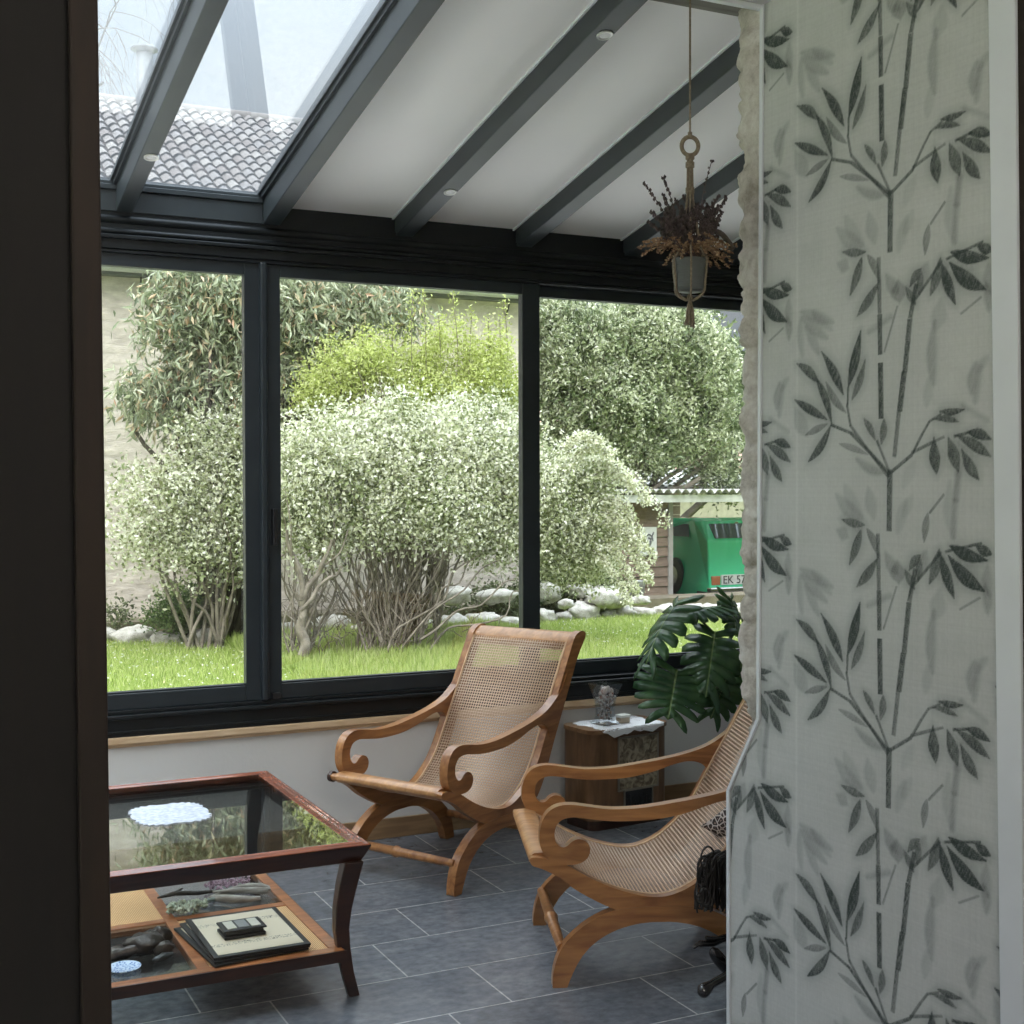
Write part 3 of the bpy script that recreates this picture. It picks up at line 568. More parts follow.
ch1 = make_chair((1.933, 4.452, 0), math.radians(28), .525, True)
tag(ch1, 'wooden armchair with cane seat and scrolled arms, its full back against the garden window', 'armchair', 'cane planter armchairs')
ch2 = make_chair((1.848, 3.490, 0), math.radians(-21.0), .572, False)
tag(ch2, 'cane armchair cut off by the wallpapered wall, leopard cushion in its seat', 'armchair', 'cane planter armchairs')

# ------------------------------------------------------------------ coffee table
X0, X1, Y0, Y1 = .355, 1.322, 3.676, 4.812
tb = empty('coffee_table', (.835, 4.24, 0)); TX, TY = .835, 4.24
tag(tb, 'dark wooden coffee table with glass top and lower shelf of cane and glass squares', 'table')
g = G()   # apron: outward-leaning boards below the moulding, backlit shade put into their dark colour
def ring(g, ox, oy, zo, ix, iy, zi):  # frame between two rectangles
    pass
def frame_ring(g, levels, mi=0):
    """levels: list of (inset, z) forming closed loop profile around rectangle"""
    n = len(levels); vs = []
    for ins, z in levels:
        for sx, sy in ((0, 0), (1, 0), (1, 1), (0, 1)):
            x = X0-TX+ins if sx == 0 else X1-TX-ins; y = Y0-TY+ins if sy == 0 else Y1-TY-ins
            vs.append((x, y, z))
    fs = []
    for i in range(n):
        j = (i+1) % n
        for k in range(4): fs.append((4*i+k, 4*i+(k+1) % 4, 4*j+(k+1) % 4, 4*j+k))
    g.add(vs, fs, mi)
frame_ring(g, [(0, .4515), (.001, .446), (.018, .412), (.026, .398), (.050, .398), (.050, .4375), (.005, .4395)]); g.build('apron', M['mahog_dark'], tb, bevel=.002)
g = G(); frame_ring(g, [(.006, .440), (.0015, .4516), (.008, .455), (.014, .451), (.024, .457), (.032, .452), (.040, .456), (.052, .453), (.052, .438)])
g.build('top_frame', M['mahog'], tb, bevel=.0015)
g = G(); g.box(X0-TX+.052, X1-TX-.052, Y0-TY+.052, Y1-TY-.052, .444, .452); g.build('glass_top', M['table_glass'], tb)
for sx in (-1, 1):
    for sy in (-1, 1):
        cx = (X1-X0)/2-.052; cy = (Y1-Y0)/2-.040; P = []; 
        zz = [.402, .33, .26, .20, .14, .07, 0]; of = [.006, -.010, -.022, -.026, -.020, -.009, .008]; hw_ = [.030, .028, .025, .022, .020, .018, .017]
        vs = []
        for z, o_, h_ in zip(zz, of, hw_):
            x = sx*(cx+o_); y = sy*(cy+o_*.4)
            vs += [(x-h_, y-h_*.8, z), (x+h_, y-h_*.8, z), (x+h_, y+h_*.8, z), (x-h_, y+h_*.8, z)]
        g = G(); m_ = len(zz)
        g.add(vs, [(4*i+k, 4*(i+1)+k, 4*(i+1)+(k+1) % 4, 4*i+(k+1) % 4) for i in range(m_-1) for k in range(4)]+[(0, 1, 2, 3), tuple(range(4*m_-4, 4*m_))[::-1]])
        g.build('leg', M['mahog_dark'], tb, bevel=.004)
# lower shelf
sh = G(); ZS = .150; a, b, c, d = .435-TX, 1.238-TX, 3.680-TY, 4.70-TY; mx_, my_ = .835-TX, 4.185-TY; bw = .036
g = G()
g.box(a, b, c, c+bw, ZS-.03, ZS); g.box(a, b, d-bw, d, ZS-.03, ZS); g.box(a, a+bw, c+bw, d-bw, ZS-.03, ZS); g.box(b-bw, b, c+bw, d-bw, ZS-.03, ZS)
g.box(mx_-bw/2, mx_+bw/2, c+bw, d-bw, ZS-.03, ZS-.001); g.box(a+bw, mx_-bw/2, my_-bw/2, my_+bw/2, ZS-.03, ZS-.001); g.box(mx_+bw/2, b-bw, my_-bw/2, my_+bw/2, ZS-.03, ZS-.001)
g.build('shelf_frame', M['shelf_wood'], tb, bevel=.002)
g = G(); g.box(a-.002, b+.006, c-.006, c-.001, ZS-.034, ZS-.001); g.box(b+.001, b+.006, c, d, ZS-.034, ZS-.004); g.build('shelf_edge', M['mahog_dark'], tb)
m, nt, out = nodes('shelf_cane_weave'); L = nt.links.new; p = N(nt, 'ShaderNodeBsdfPrincipled', i_Roughness=.55); tc = N(nt, 'ShaderNodeTexCoord')
w1 = N(nt, 'ShaderNodeTexWave', i_Scale=60, wave_type='BANDS', bands_direction='X'); L(tc.outputs['Object'], w1.inputs[0]); w2 = N(nt, 'ShaderNodeTexWave', i_Scale=90, wave_type='BANDS', bands_direction='Y'); L(tc.outputs['Object'], w2.inputs[0])
mu = N(nt, 'ShaderNodeMath', operation='MULTIPLY_ADD'); L(w2.outputs['Fac'], mu.inputs[0]); mu.inputs[1].default_value = .35; L(w1.outputs['Fac'], mu.inputs[2])
cr = N(nt, 'ShaderNodeValToRGB'); cr.color_ramp.elements[0].position = .05; cr.color_ramp.elements[0].color = (.22, .10, .04, 1); cr.color_ramp.elements[1].position = .75; cr.color_ramp.elements[1].color = (.78, .47, .21, 1)
L(mu.outputs[0], cr.inputs[0]); L(cr.outputs[0], p.inputs['Base Color']); bm = N(nt, 'ShaderNodeBump', i_Strength=.6, i_Distance=.002); L(mu.outputs[0], bm.inputs['Height']); L(bm.outputs[0], p.inputs['Normal']); L(p.outputs[0], out.inputs[0]); M['weave'] = m
for qx, qy, kind in ((0, 0, 'glass'), (1, 1, 'glass'), (1, 0, 'cane'), (0, 1, 'cane')):
    xa, xb = ((a+bw, mx_-bw/2), (mx_+bw/2, b-bw))[qx]; ya, yb = ((c+bw, my_-bw/2), (my_+bw/2, d-bw))[qy]
    g = G(); g.box(xa-.003, xb+.003, ya-.003, yb+.003, ZS-.012, ZS-.004)
    g.build('shelf_glass' if kind == 'glass' else 'shelf_cane', M['table_glass'] if kind == 'glass' else M['weave'], tb)

# ------------------------------------------------------------------ things on the table
def lace_mat():
    m, nt, out = nodes('white_lace'); L = nt.links.new
    p = N(nt, 'ShaderNodeBsdfPrincipled', i_Roughness=.8); p.inputs['Base Color'].default_value = (.85, .86, .88, 1)
    tc = N(nt, 'ShaderNodeTexCoord'); v = N(nt, 'ShaderNodeTexVoronoi', i_Scale=75); L(tc.outputs['Object'], v.inputs['Vector'])
    n2 = N(nt, 'ShaderNodeTexNoise', i_Scale=28); L(tc.outputs['Object'], n2.inputs['Vector'])
    s = N(nt, 'ShaderNodeMath', operation='ADD'); L(v.outputs['Distance'], s.inputs[0]); L(n2.outputs[0], s.inputs[1])
    lt = N(nt, 'ShaderNodeMath', operation='LESS_THAN'); lt.inputs[1].default_value = .62; L(s.outputs[0], lt.inputs[0])
    t = N(nt, 'ShaderNodeBsdfTransparent'); mx = N(nt, 'ShaderNodeMixShader'); L(lt.outputs[0], mx.inputs[0]); L(p.outputs[0], mx.inputs[1]); L(t.outputs[0], mx.inputs[2]); L(mx.outputs[0], out.inputs[0]); return m
M['lace'] = lace_mat()
M['lace_solid'] = pbr('white_cotton', (.58, .60, .65), .85, (.42, .45, .50), scale=60, ramp=(.4, .6), bump=.002, bscale=120)
g = G(); q = [(.860+(.118+.005*math.cos(26*a_))*math.copysign(abs(math.cos(a_))**.55, math.cos(a_)), 4.305+(.135+.006*math.cos(26*a_))*math.copysign(abs(math.sin(a_))**.55, math.sin(a_))) for a_ in [k*2*PI/156 for k in range(156)]]
n_ = len(q); g.prism(q, lambda p, t: (p[0]-.85, p[1]-4.3, t), 0, .0025)
o = g.build('lace_doily', M['lace_solid']); o.location = (.85, 4.3, .4525); tag(o, 'white lace doily lying on the glass top of the coffee table', 'doily')
# stack of black-edged mats
def scriptmat():
    m, nt, out = nodes('cream_mat_with_script'); L = nt.links.new
    p = N(nt, 'ShaderNodeBsdfPrincipled', i_Roughness=.5); tc = N(nt, 'ShaderNodeTexCoord'); sp = N(nt, 'ShaderNodeSeparateXYZ'); L(tc.outputs['Object'], sp.inputs[0])
    mp = N(nt, 'ShaderNodeMapping'); mp.inputs['Scale'].default_value = (1.6, 1, 1); L(tc.outputs['Object'], mp.inputs[0])
    nz = N(nt, 'ShaderNodeTexNoise', i_Scale=95, i_Detail=2, i_Distortion=2); L(mp.outputs[0], nz.inputs['Vector'])
    gt = N(nt, 'ShaderNodeMath', operation='GREATER_THAN'); gt.inputs[1].default_value = .56; L(nz.outputs[0], gt.inputs[0])
    # two bands of script
    ab = N(nt, 'ShaderNodeMath', operation='ABSOLUTE'); L(sp.outputs[1], ab.inputs[0])
    d = N(nt, 'ShaderNodeMath', operation='SUBTRACT'); L(ab.outputs[0], d.inputs[0]); d.inputs[1].default_value = .095
    a2 = N(nt, 'ShaderNodeMath', operation='ABSOLUTE'); L(d.outputs[0], a2.inputs[0]); lt = N(nt, 'ShaderNodeMath', operation='LESS_THAN'); lt.inputs[1].default_value = .013; L(a2.outputs[0], lt.inputs[0])
    mu = N(nt, 'ShaderNodeMath', operation='MULTIPLY'); L(gt.outputs[0], mu.inputs[0]); L(lt.outputs[0], mu.inputs[1])
    mx = N(nt, 'ShaderNodeMix', data_type='RGBA'); L(mu.outputs[0], mx.inputs[0]); mx.inputs[6].default_value = (.62, .53, .39, 1); mx.inputs[7].default_value = (.08, .07, .06, 1)
    L(mx.outputs[2], p.inputs['Base Color']); L(p.outputs[0], out.inputs[0]); return m
M['script'] = scriptmat(); M['mat_edge'] = pbr('black_mat_edge', (.018, .017, .016), .4)
for k, (dx, dy, rz, lab) in enumerate(((-.022, -.006, .10, 'lowest of the black edged table mats stacked on the cane shelf of the coffee table'), (-.010, .0, .05, 'middle one of the black edged table mats stacked on the cane shelf'), (0, 0, 0, 'top mat of the stack on the table shelf, cream with dark script'))):
    r = empty('table_mat', (1.005+dx, 3.905+dy, ZS+.001+k*.0075), rz)
    g = G(); g.box(-.142, .142, -.19, .19, 0, .0065); g.build('board', M['mat_edge'], r, bevel=.001)
    g = G(); g.box(-.126, .126, -.172, .172, .0066, .0072); g.build('printed_sheet', M['script'], r)
    tag(r, lab, 'table mat', 'black edged table mats')
r = empty('trinket_box', (.985, 3.885, ZS+.0245), .02); tag(r, 'small black box with three cream panels on its lid, lying on the stacked mats', 'box')
g = G(); g.box(-.062, .062, -.045, .045, 0, .010); g.box(-.056, .056, -.040, .040, .010, .022); g.box(-.064, .064, -.048, .048, .022, .028); g.build('body', M['mat_edge'], r, bevel=.002)
M['cream'] = pbr('cream_inlay', (.62, .58, .48), .4); M['grey_inlay'] = pbr('grey_inlay', (.25, .25, .24), .4)
for x0, x1, mt in ((-.050, -.022, 'cream'), (-.016, .016, 'grey_inlay'), (.022, .050, 'cream')):
    g = G(); g.box(x0, x1, -.034, .034, .0281, .030); g.build('inlay', M[mt], r)
# driftwood ring, twig, lichen, dried heather on the rear glass square
M['drift'] = pbr('pale_driftwood', (.46, .42, .37), .8, (.24, .21, .18), scale=18, stretch=(1, 1, 4), bump=.003, bscale=50)
M['bark'] = pbr('dark_twig', (.07, .06, .05), .85, (.03, .026, .022), scale=30)
zt = ZS-.004
g = G(); pts = [(.095*math.cos(a)*(1+.1*math.sin(3*a)), .060*math.sin(a), .012+.006*math.sin(2*a)) for a in [k*.35 for k in range(16)]]
g.tube(pts, [.006+.006*math.sin(i*.4)**2 for i in range(16)], 8, flat=1.2); g.tube([(.09, 0, .012), (.0, .02, .02), (-.08, .06, .014)], [.012, .010, .004], 8)
o = g.build('driftwood_loop', M['drift']); o.location = (1.09, 4.30, zt+.004); tag(o, 'pale curved driftwood forming a loop on the glass square of the table shelf', 'driftwood')
g = G(); g.tube([(-.11, .03, .010), (-.05, .035, .016), (.02, .01, .014), (.10, .02, .010)], [.004, .012, .010, .005], 8, flat=.7); g.tube([(-.06, .035, .015), (-.02, .07, .018)], [.006, .003], 6)
o = g.build('dark_driftwood', M['bark']); o.location = (.945, 4.36, zt+.004); tag(o, 'dark thin piece of driftwood left of the pale loop on the table shelf', 'driftwood')
g = G(); g.tube([(-.05, .0, .008), (.0, .02, .014), (.06, .0, .008)], [.005, .014, .004], 7, flat=.6)
o = g.build('leaf_shaped_driftwood', pbr('greenish_driftwood', (.30, .34, .30), .8, (.18, .21, .19), scale=20)); o.location = (1.00, 4.27, zt+.004); o.rotation_euler = (0, 0, -.5); tag(o, 'short grey green piece of driftwood between the lichen sprig and the loop', 'driftwood')
def sprig(name, mat, loc, n, spread, size, seed):
    rr = np.random.default_rng(seed); g = G()
    for k in range(7):
        a = rr.random()*6.28; e = Vector((math.cos(a)*spread, math.sin(a)*spread*.6, .02)); g.tube([(0, 0, .006), e*.5+Vector((0, 0, .012)), e], [.002, .0015, .001], 5)
    for k in range(n):
        a = rr.random()*6.28; r_ = spread*math.sqrt(rr.random()); c = Vector((math.cos(a)*r_, math.sin(a)*r_*.6, .008+.022*rr.random())); s = size*(.6+.8*rr.random())
        g.add([c+Vector(v)*s for v in ((1,0,0),(-1,0,0),(0,1,0),(0,-1,0),(0,0,1),(0,0,-1))], [(0,2,4),(2,1,4),(1,3,4),(3,0,4),(2,0,5),(1,2,5),(3,1,5),(0,3,5)])
    o = g.build(name, mat); o.location = loc; return o
o = sprig('lichen_sprig', leafmat('lichen', [(0, (.38, .44, .33)), (.5, (.62, .66, .52)), (1, (.16, .19, .13))], 0), (.900, 4.235, zt+.003), 150, .062, .007, 4); tag(o, 'pale green dried lichen sprig on the glass square of the table shelf', 'dried plant')
o = sprig('dried_heather', leafmat('heather', [(0, (.34, .20, .26)), (.5, (.50, .36, .42)), (1, (.16, .09, .12))], 0), (1.075, 4.43, zt+.003), 130, .075, .006, 5); tag(o, 'small mauve dried flower bunch behind the driftwood loop on the table shelf', 'dried plant')
# bronze figure lying on the front glass square
M['bronze'] = pbr('dark_bronze', (.075, .062, .052), .35, (.035, .028, .024), scale=20, metal=.6, bump=.004, bscale=40)
g = G()
lump(g, 0, 0, .030, .060, .042, .030, 2.2, 16, .22, 2.2); lump(g, -.075, -.015, .018, .045, .026, .018, 5.1, 12, .2, 2.2); lump(g, .045, .02, .034, .036, .034, .030, 8.3, 14, .35, 2.4); lump(g, .050, -.035, .020, .030, .018, .018, 3.3, 10, .35, 2.4)
g.tube([(-.12, -.02, .010), (-.07, -.03, .022), (-.02, -.02, .028)], [.008, .014, .018], 10); g.tube([(-.06, .03, .012), (-.02, .035, .03), (.03, .03, .05)], [.008, .012, .012], 9)
o = g.build('bronze_figurine', M['bronze']); o.location = (.705, 3.915, zt); tag(o, 'dark bronze lying figure on the front glass square of the table shelf', 'figurine')
g = G(); lump(g, 0, 0, .010, .034, .014, .010, 7.7, 10, .3, 2.6); g.tube([(-.035, 0, .008), (0, .004, .018), (.035, .0, .010)], .005, 8)
o = g.build('small_carving', M['mat_edge']); o.location = (.745, 3.835, zt); o.rotation_euler = (0, 0, .5); tag(o, 'small black carved object between the bronze figure and the blue coaster', 'ornament')
m, nt, out = nodes('blue_white_china'); L = nt.links.new; p = N(nt, 'ShaderNodeBsdfPrincipled', i_Roughness=.15); tc = N(nt, 'ShaderNodeTexCoord'); v = N(nt, 'ShaderNodeTexVoronoi', i_Scale=140); L(tc.outputs['Object'], v.inputs['Vector'])
cr = N(nt, 'ShaderNodeValToRGB'); cr.color_ramp.elements[0].position = .25; cr.color_ramp.elements[0].color = (.08, .17, .45, 1); cr.color_ramp.elements[1].position = .55; cr.color_ramp.elements[1].color = (.62, .72, .85, 1); L(v.outputs['Distance'], cr.inputs[0]); L(cr.outputs[0], p.inputs['Base Color']); L(p.outputs[0], out.inputs[0])
g = G(); g.lathe([(.0001, 0), (.032, 0), (.046, .006), (.047, .009), (.044, .009), (.030, .005), (.0001, .005)], n=32); o = g.build('china_coaster', m); o.location = (.632, 3.815, zt); tag(o, 'round blue and white china coaster on the front glass square of the table shelf', 'coaster')

# ------------------------------------------------------------------ old wooden cabinet heater used as side table
RZ = math.radians(8); cab = empty('wooden_cabinet', (2.812, 5.0, 0), RZ)
tag(cab, 'small brown wooden cabinet with rounded corner and patterned grille, standing under the window', 'cabinet')
CW, CD, CH = .44, .235, .445
def rounded(x0, x1, y0, y1, r, n=8):
    P = []
    for cx, cy, a0 in ((x1-r, y0+r, -90), (x1-r, y1-r, 0), (x0+r, y1-r, 90), (x0+r, y0+r, 180)):
        for k in range(n+1): a = math.radians(a0+90*k/n); P.append((cx+r*math.cos(a), cy+r*math.sin(a)))
    return P
xy = lambda p, t: (p[0], p[1], t)
g = G(); g.prism(rounded(0, CW, 0, CD, .05), xy, .045, CH-.018, smooth=True); g.build('body', M['radio_wood'], cab, bevel=.002)
g = G(); g.prism(rounded(-.006, CW+.006, -.008, CD, .052), xy, CH-.018, CH, smooth=True); g.build('top', wood('cabinet_top_wood', (.30, .17, .08), (.18, .09, .04), .3, coat=.3), cab, bevel=.003)
g = G(); g.prism(rounded(.012, CW-.012, .012, CD, .045), xy, 0, .045, smooth=True); g.build('plinth', M['mahog_dark'], cab)
M['brass_dim'] = pbr('dim_metal_frame', (.30, .27, .22), .4, (.20, .18, .15), metal=.5)
m, nt, out = nodes('patterned_grille_cloth'); L = nt.links.new; p = N(nt, 'ShaderNodeBsdfPrincipled', i_Roughness=.7); tc = N(nt, 'ShaderNodeTexCoord'); nz = N(nt, 'ShaderNodeTexNoise', i_Scale=26, i_Detail=5, i_Distortion=1.5); L(tc.outputs['Object'], nz.inputs['Vector'])
cr = N(nt, 'ShaderNodeValToRGB'); e = cr.color_ramp.elements; e[0].position = .38; e[0].color = (.10, .075, .05, 1); e[1].position = .62; e[1].color = (.34, .30, .22, 1); k = e.new(.5); k.color = (.22, .18, .12, 1); L(nz.outputs[0], cr.inputs[0]); L(cr.outputs[0], p.inputs['Base Color']); L(p.outputs[0], out.inputs[0])
g = G(); fx0, fx1, fz0, fz1 = .15, .365, .17, .395
g.box(fx0-.008, fx1+.008, -.006, .001, fz0-.008, fz0); g.box(fx0-.008, fx1+.008, -.006, .001, fz1, fz1+.008); g.box(fx0-.008, fx0, -.006, .001, fz0, fz1); g.box(fx1, fx1+.008, -.006, .001, fz0, fz1)
gf = g.build('grille_frame', M['brass_dim'], cab)
g = G(); g.box(fx0, fx1, -.003, .001, fz0, fz1); g.build('grille_cloth', m, gf)
g = G(); g.box(.175, .180, -.008, .002, .05, .165); g.box(.335, .340, -.008, .002, .05, .165); g.box(.175, .34, -.008, .002, .16, .166); g.box(.175, .34, -.008, .002, .05, .056); dp = g.build('dial_frame', M['brass_dim'], cab)
g = G(); g.box(.18, .335, -.003, .002, .056, .16)
for i in range(9): g.box(.19+i*.016, .194+i*.016, -.006, .0, .075, .125+.02*math.sin(i*1.3))
g.build('dial_panel', M['black'], dp)
# lace cloth on the cabinet with a scalloped corner hanging over the front
def lace_cloth():
    n = 60; cx, cy = .225, .095; V = []; rings = 14
    for j in range(rings+1):
        t = j/rings
        for i in range(n):
            a = 2*PI*i/n; R = (.132+.048*abs(math.cos(2*(a+.75)))**2)*(1+.035*math.cos(a*18))*t
            x = cx+R*math.cos(a)*1.25; y = cy+R*math.sin(a)*.95; z = CH+.0015
            if y < -.010: z -= (-.010-y)*1.0; y = -.0125-(.001)
            y = min(y, CD+.02)
            if x > CW+.004: z -= (x-CW-.004); x = CW+.009
            V.append((x, y, z))
    F = [(j*n+i, j*n+(i+1) % n, (j+1)*n+(i+1) % n, (j+1)*n+i) for j in range(rings) for i in range(n)]
    return np.array(V), np.array(F)
V, F = lace_cloth(); o = fast('lace_cloth', V, F, M['lace'], None, False); o.location = cab.location; o.rotation_euler = cab.rotation_euler
sd = o.modifiers.new('thickness', 'SOLIDIFY'); sd.thickness = .0016; sd.offset = 1
tag(o, 'white lace cloth on the wooden cabinet, one scalloped corner hanging down its front', 'lace cloth')
cm = Matrix.Translation(cab.location) @ Matrix.Rotation(RZ, 4, 'Z')
zc = CH+.0035
vr = empty('glass_vase', (cm @ Vector((.150, .10, zc)))[:], RZ); tag(vr, 'flared square glass vase filled with small shells, standing on the lace cloth', 'vase')
def sq(h, z): return [(-h, -h, z), (h, -h, z), (h, h, z), (-h, h, z)]
g = G(); lv = [(.046, 0), (.046, .010), (.034, .016), (.030, .06), (.036, .11), (.046, .15), (.056, .182), (.053, .182), (.043, .15), (.033, .11), (.027, .06), (.027, .024)]
vs = [];
for h, z in lv: vs += sq(h, z)
g.add(vs, [(4*i+k, 4*i+(k+1) % 4, 4*(i+1)+(k+1) % 4, 4*(i+1)+k) for i in range(len(lv)-1) for k in range(4)]+[(3, 2, 1, 0), tuple(range(4*len(lv)-4, 4*len(lv)))])
M['vase_glass'] = glass('vase_glass', (.93, .96, .98), boost=2.5); g.build('glass_body', M['vase_glass'], vr)
shell = leafmat('mixed_shells', [(0, (.80, .78, .74)), (.35, (.62, .50, .42)), (.5, (.85, .83, .80)), (.75, (.45, .18, .11)), (.85, (.80, .76, .70)), (1, (.16, .13, .12))], 0, .4)
g = G(); rr = random.Random(3)
for k in range(170):
    z = .022+.12*rr.random(); h = .023+.016*max(0, (z-.06)/.09)
    lump(g, rr.uniform(-h, h), rr.uniform(-h, h), z, rr.uniform(.004, .007), rr.uniform(.003, .006), rr.uniform(.004, .009), k*.37, 4, .2, 2)
for k in range(9): lump(g, rr.uniform(-.026, .026), rr.uniform(-.026, .026), .145+.012*rr.random(), .012, .010, .016, k*1.37, 5, .2, 2)
o = g.build('shell_filling', shell, None); o.location = vr.location; o.rotation_euler = vr.rotation_euler; tag(o, 'small white and red brown shells filling the flared glass vase', 'shells', kind='stuff')
r = empty('small_white_box', (cm @ Vector((.240, .085, zc)))[:], RZ+.05); tag(r, 'small white box with a tan front, beside the glass vase on the lace cloth', 'box')
g = G(); g.box(-.026, .026, -.018, .018, 0, .026); g.build('base', pbr('tan_card', (.55, .46, .34), .6), r, bevel=.001)
g = G(); g.box(-.029, .029, -.021, .021, .024, .036); g.build('lid', pbr('white_card', (.80, .80, .74), .5), r, bevel=.002)

# ------------------------------------------------------------------ swiss cheese plant
mo = empty('potted_monstera', (3.66, 4.93, 0)); tag(mo, 'potted swiss cheese plant with big split leaves between window and right armchair', 'plant')
M['pot'] = pbr('pale_ceramic_pot', (.66, .65, .62), .45, (.60, .59, .56)); M['soil'] = pbr('potting_soil', (.05, .035, .025), .9)
g = G(); g.lathe([(.0001, 0), (.10, 0), (.125, .16), (.140, .36), (.146, .395), (.150, .405), (.142, .408), (.130, .400), (.128, .35)], n=36); pb = g.build('pot', M['pot'], mo)
g = G(); g.lathe([(.0001, .37), (.129, .37)], n=30); g.build('soil', M['soil'], pb)
def monleafmat():
    m, nt, out = nodes('monstera_leaf'); L = nt.links.new; tc = N(nt, 'ShaderNodeTexCoord'); uv = N(nt, 'ShaderNodeUVMap'); se = N(nt, 'ShaderNodeSeparateXYZ'); L(uv.outputs[0], se.inputs[0])
    ab = N(nt, 'ShaderNodeMath', operation='ABSOLUTE'); L(se.outputs[0], ab.inputs[0]); lt = N(nt, 'ShaderNodeMath', operation='LESS_THAN'); lt.inputs[1].default_value = .022; L(ab.outputs[0], lt.inputs[0])
    nz = N(nt, 'ShaderNodeTexNoise', i_Scale=14, i_Detail=3); L(tc.outputs['Object'], nz.inputs['Vector'])
    cr = N(nt, 'ShaderNodeValToRGB'); cr.color_ramp.elements[0].position = .35; cr.color_ramp.elements[0].color = (.035, .085, .045, 1); cr.color_ramp.elements[1].position = .65; cr.color_ramp.elements[1].color = (.07, .15, .06, 1); L(nz.outputs[0], cr.inputs[0])
    mx = N(nt, 'ShaderNodeMix', data_type='RGBA'); L(lt.outputs[0], mx.inputs[0]); L(cr.outputs[0], mx.inputs[6]); mx.inputs[7].default_value = (.22, .32, .12, 1)
    p = N(nt, 'ShaderNodeBsdfPrincipled', i_Roughness=.26); L(mx.outputs[2], p.inputs['Base Color'])
    tr = N(nt, 'ShaderNodeBsdfTranslucent'); tr.inputs['Color'].default_value = (.14, .28, .03, 1)
    ms = N(nt, 'ShaderNodeMixShader'); ms.inputs[0].default_value = .25; L(p.outputs[0], ms.inputs[1]); L(tr.outputs[0], ms.inputs[2]); L(ms.outputs[0], out.inputs[0]); return m
M['mon'] = monleafmat(); M['stem'] = pbr('green_stem', (.13, .20, .07), .5, (.08, .13, .05))
def monstera_leaf(base, tip, normal, width, droop=.25, fold=.2, solid=False):
    """heart-shaped split leaf from base (stalk) to tip"""
    base = Vector(base); tip = Vector(tip); ax = tip-base; Ln = ax.length; e1 = ax.normalized(); nn = Vector(normal); nn = (nn-e1*nn.dot(e1)).normalized(); e2 = e1.cross(nn)
    V = []; UV = []; F = []
    def put(s, t):   # s along -0.15..1, t lateral -1..1
        wid = width*.5
        x = s*Ln; y = t*wid; z = -droop*Ln*(s**2)*.6-fold*abs(t)*wid+.06*wid*math.sin(s*22)*abs(t)-droop*wid*t*t*.5
        V.append(base+e1*x+e2*y+nn*z+Vector((0, 0, 0))); UV.append((t, s))
        return len(V)-1
    for sgn in (-1, 1):
        K = 7
        for k in range(K):
            # each finger between s0 and s1 at the midrib, fanning outward
            s0 = -.0+k/K*.92; s1 = s0+.92/K
            ang = -.30+.46*(k/K)         # forward sweep of the finger tips
            R = [.74, .97, 1.0, .98, .90, .76, .52][k]
            gap = 0 if solid else .016
            n = 6; prev = None
            for j in range(n+1):
                t = j/n
                half = (s1-s0)/2; c = (s0+s1)/2
                swell = 1.05+.62*t*(1 if k else .8)
                hh = half*swell*(1 if (t < .52 or solid) else 1-.20*((t-.52)/.48))
                if t > .85: hh *= (1-((t-.85)/.15)**2*.45)
                cc = c+ang*t+.16*t*t*(k/K)
                if k == K-1: hh *= 1.15; cc += .05*t
                a_ = put(cc-hh*(1.02 if solid else .96)-(gap*0), sgn*t*R); b_ = put(cc+hh*(1.02 if solid else .96), sgn*t*R)
                if prev: F.append((prev[0], prev[1], b_, a_) if sgn > 0 else (prev[0], a_, b_, prev[1]))
                prev = (a_, b_)
    # pointed end
    a_ = put(.86, -.10); b_ = put(.86, .10); c_ = put(1.04, .0); d_ = put(.90, -.24); e_ = put(.90, .24)
    F.append((a_, b_, e_, c_)); F.append((a_, c_, d_, a_)) if False else F.append((d_, a_, c_, c_))
    F = [tuple(dict.fromkeys(f)) for f in F]
    me = bpy.data.meshes.new('leaf_blade'); me.from_pydata([tuple(v) for v in V], [], F); me.update()
    ul = me.uv_layers.new(name='UVMap')
    for poly in me.polygons:
        poly.use_smooth = True
        for li in poly.loop_indices: ul.data[li].uv = UV[me.loops[li].vertex_index]
    o = link('leaf_blade', me, M['mon'], None); sd = o.modifiers.new('thickness', 'SOLIDIFY'); sd.thickness = .0012
    return o
inv = Vector((-3.66, -4.93, 0))
def mleaf(bp, tp, nrm, w, stemto=None, **k):
    B = at(*bp)+inv; T = at(*tp)+inv
    o = monstera_leaf(B, T, nrm, w, **k); o.parent = mo; o.name = 'split_leaf'
    if stemto is not None:
        g = G(); S = Vector(stemto); mid = (S+B)/2+Vector((.02, 0, .08)); g.tube(smooth_curve([S, mid, B], 6), [.006]*6+[.005]*7, 7); g.build('leaf_stalk', M['stem'], o)
C0 = (0, 0, .40)
mleaf((677, 670, 4.72), (669, 716, 4.62), (-.42, -.86, .25), .34, C0, droop=.12, fold=.18)
mleaf((715, 632, 4.75), (708, 682, 4.58), (-.35, -.66, .66), .26, C0, droop=.45, fold=.3)
mleaf((678, 601, 4.80), (640, 648, 4.68), (-.55, -.15, .8), .20, (.02, 0, .40), droop=.35, fold=.35)
mleaf((720, 606, 4.85), (679, 610, 4.75), (-.1, -.25, .95), .17, (.04, 0, .40), droop=.2, fold=.3)
mleaf((730, 598, 4.9), (740, 634, 4.8), (.3, -.8, .2), .16, (.05, .02, .40), droop=.2, solid=True)
mleaf((729, 672, 4.8), (712, 716, 4.75), (-.5, -.8, .1), .20, (.03, .02, .40), droop=.15, solid=True)
mleaf((742, 655, 4.85), (738, 700, 4.75), (-.2, -.8, .3), .22, (.03, .02, .40), droop=.15)
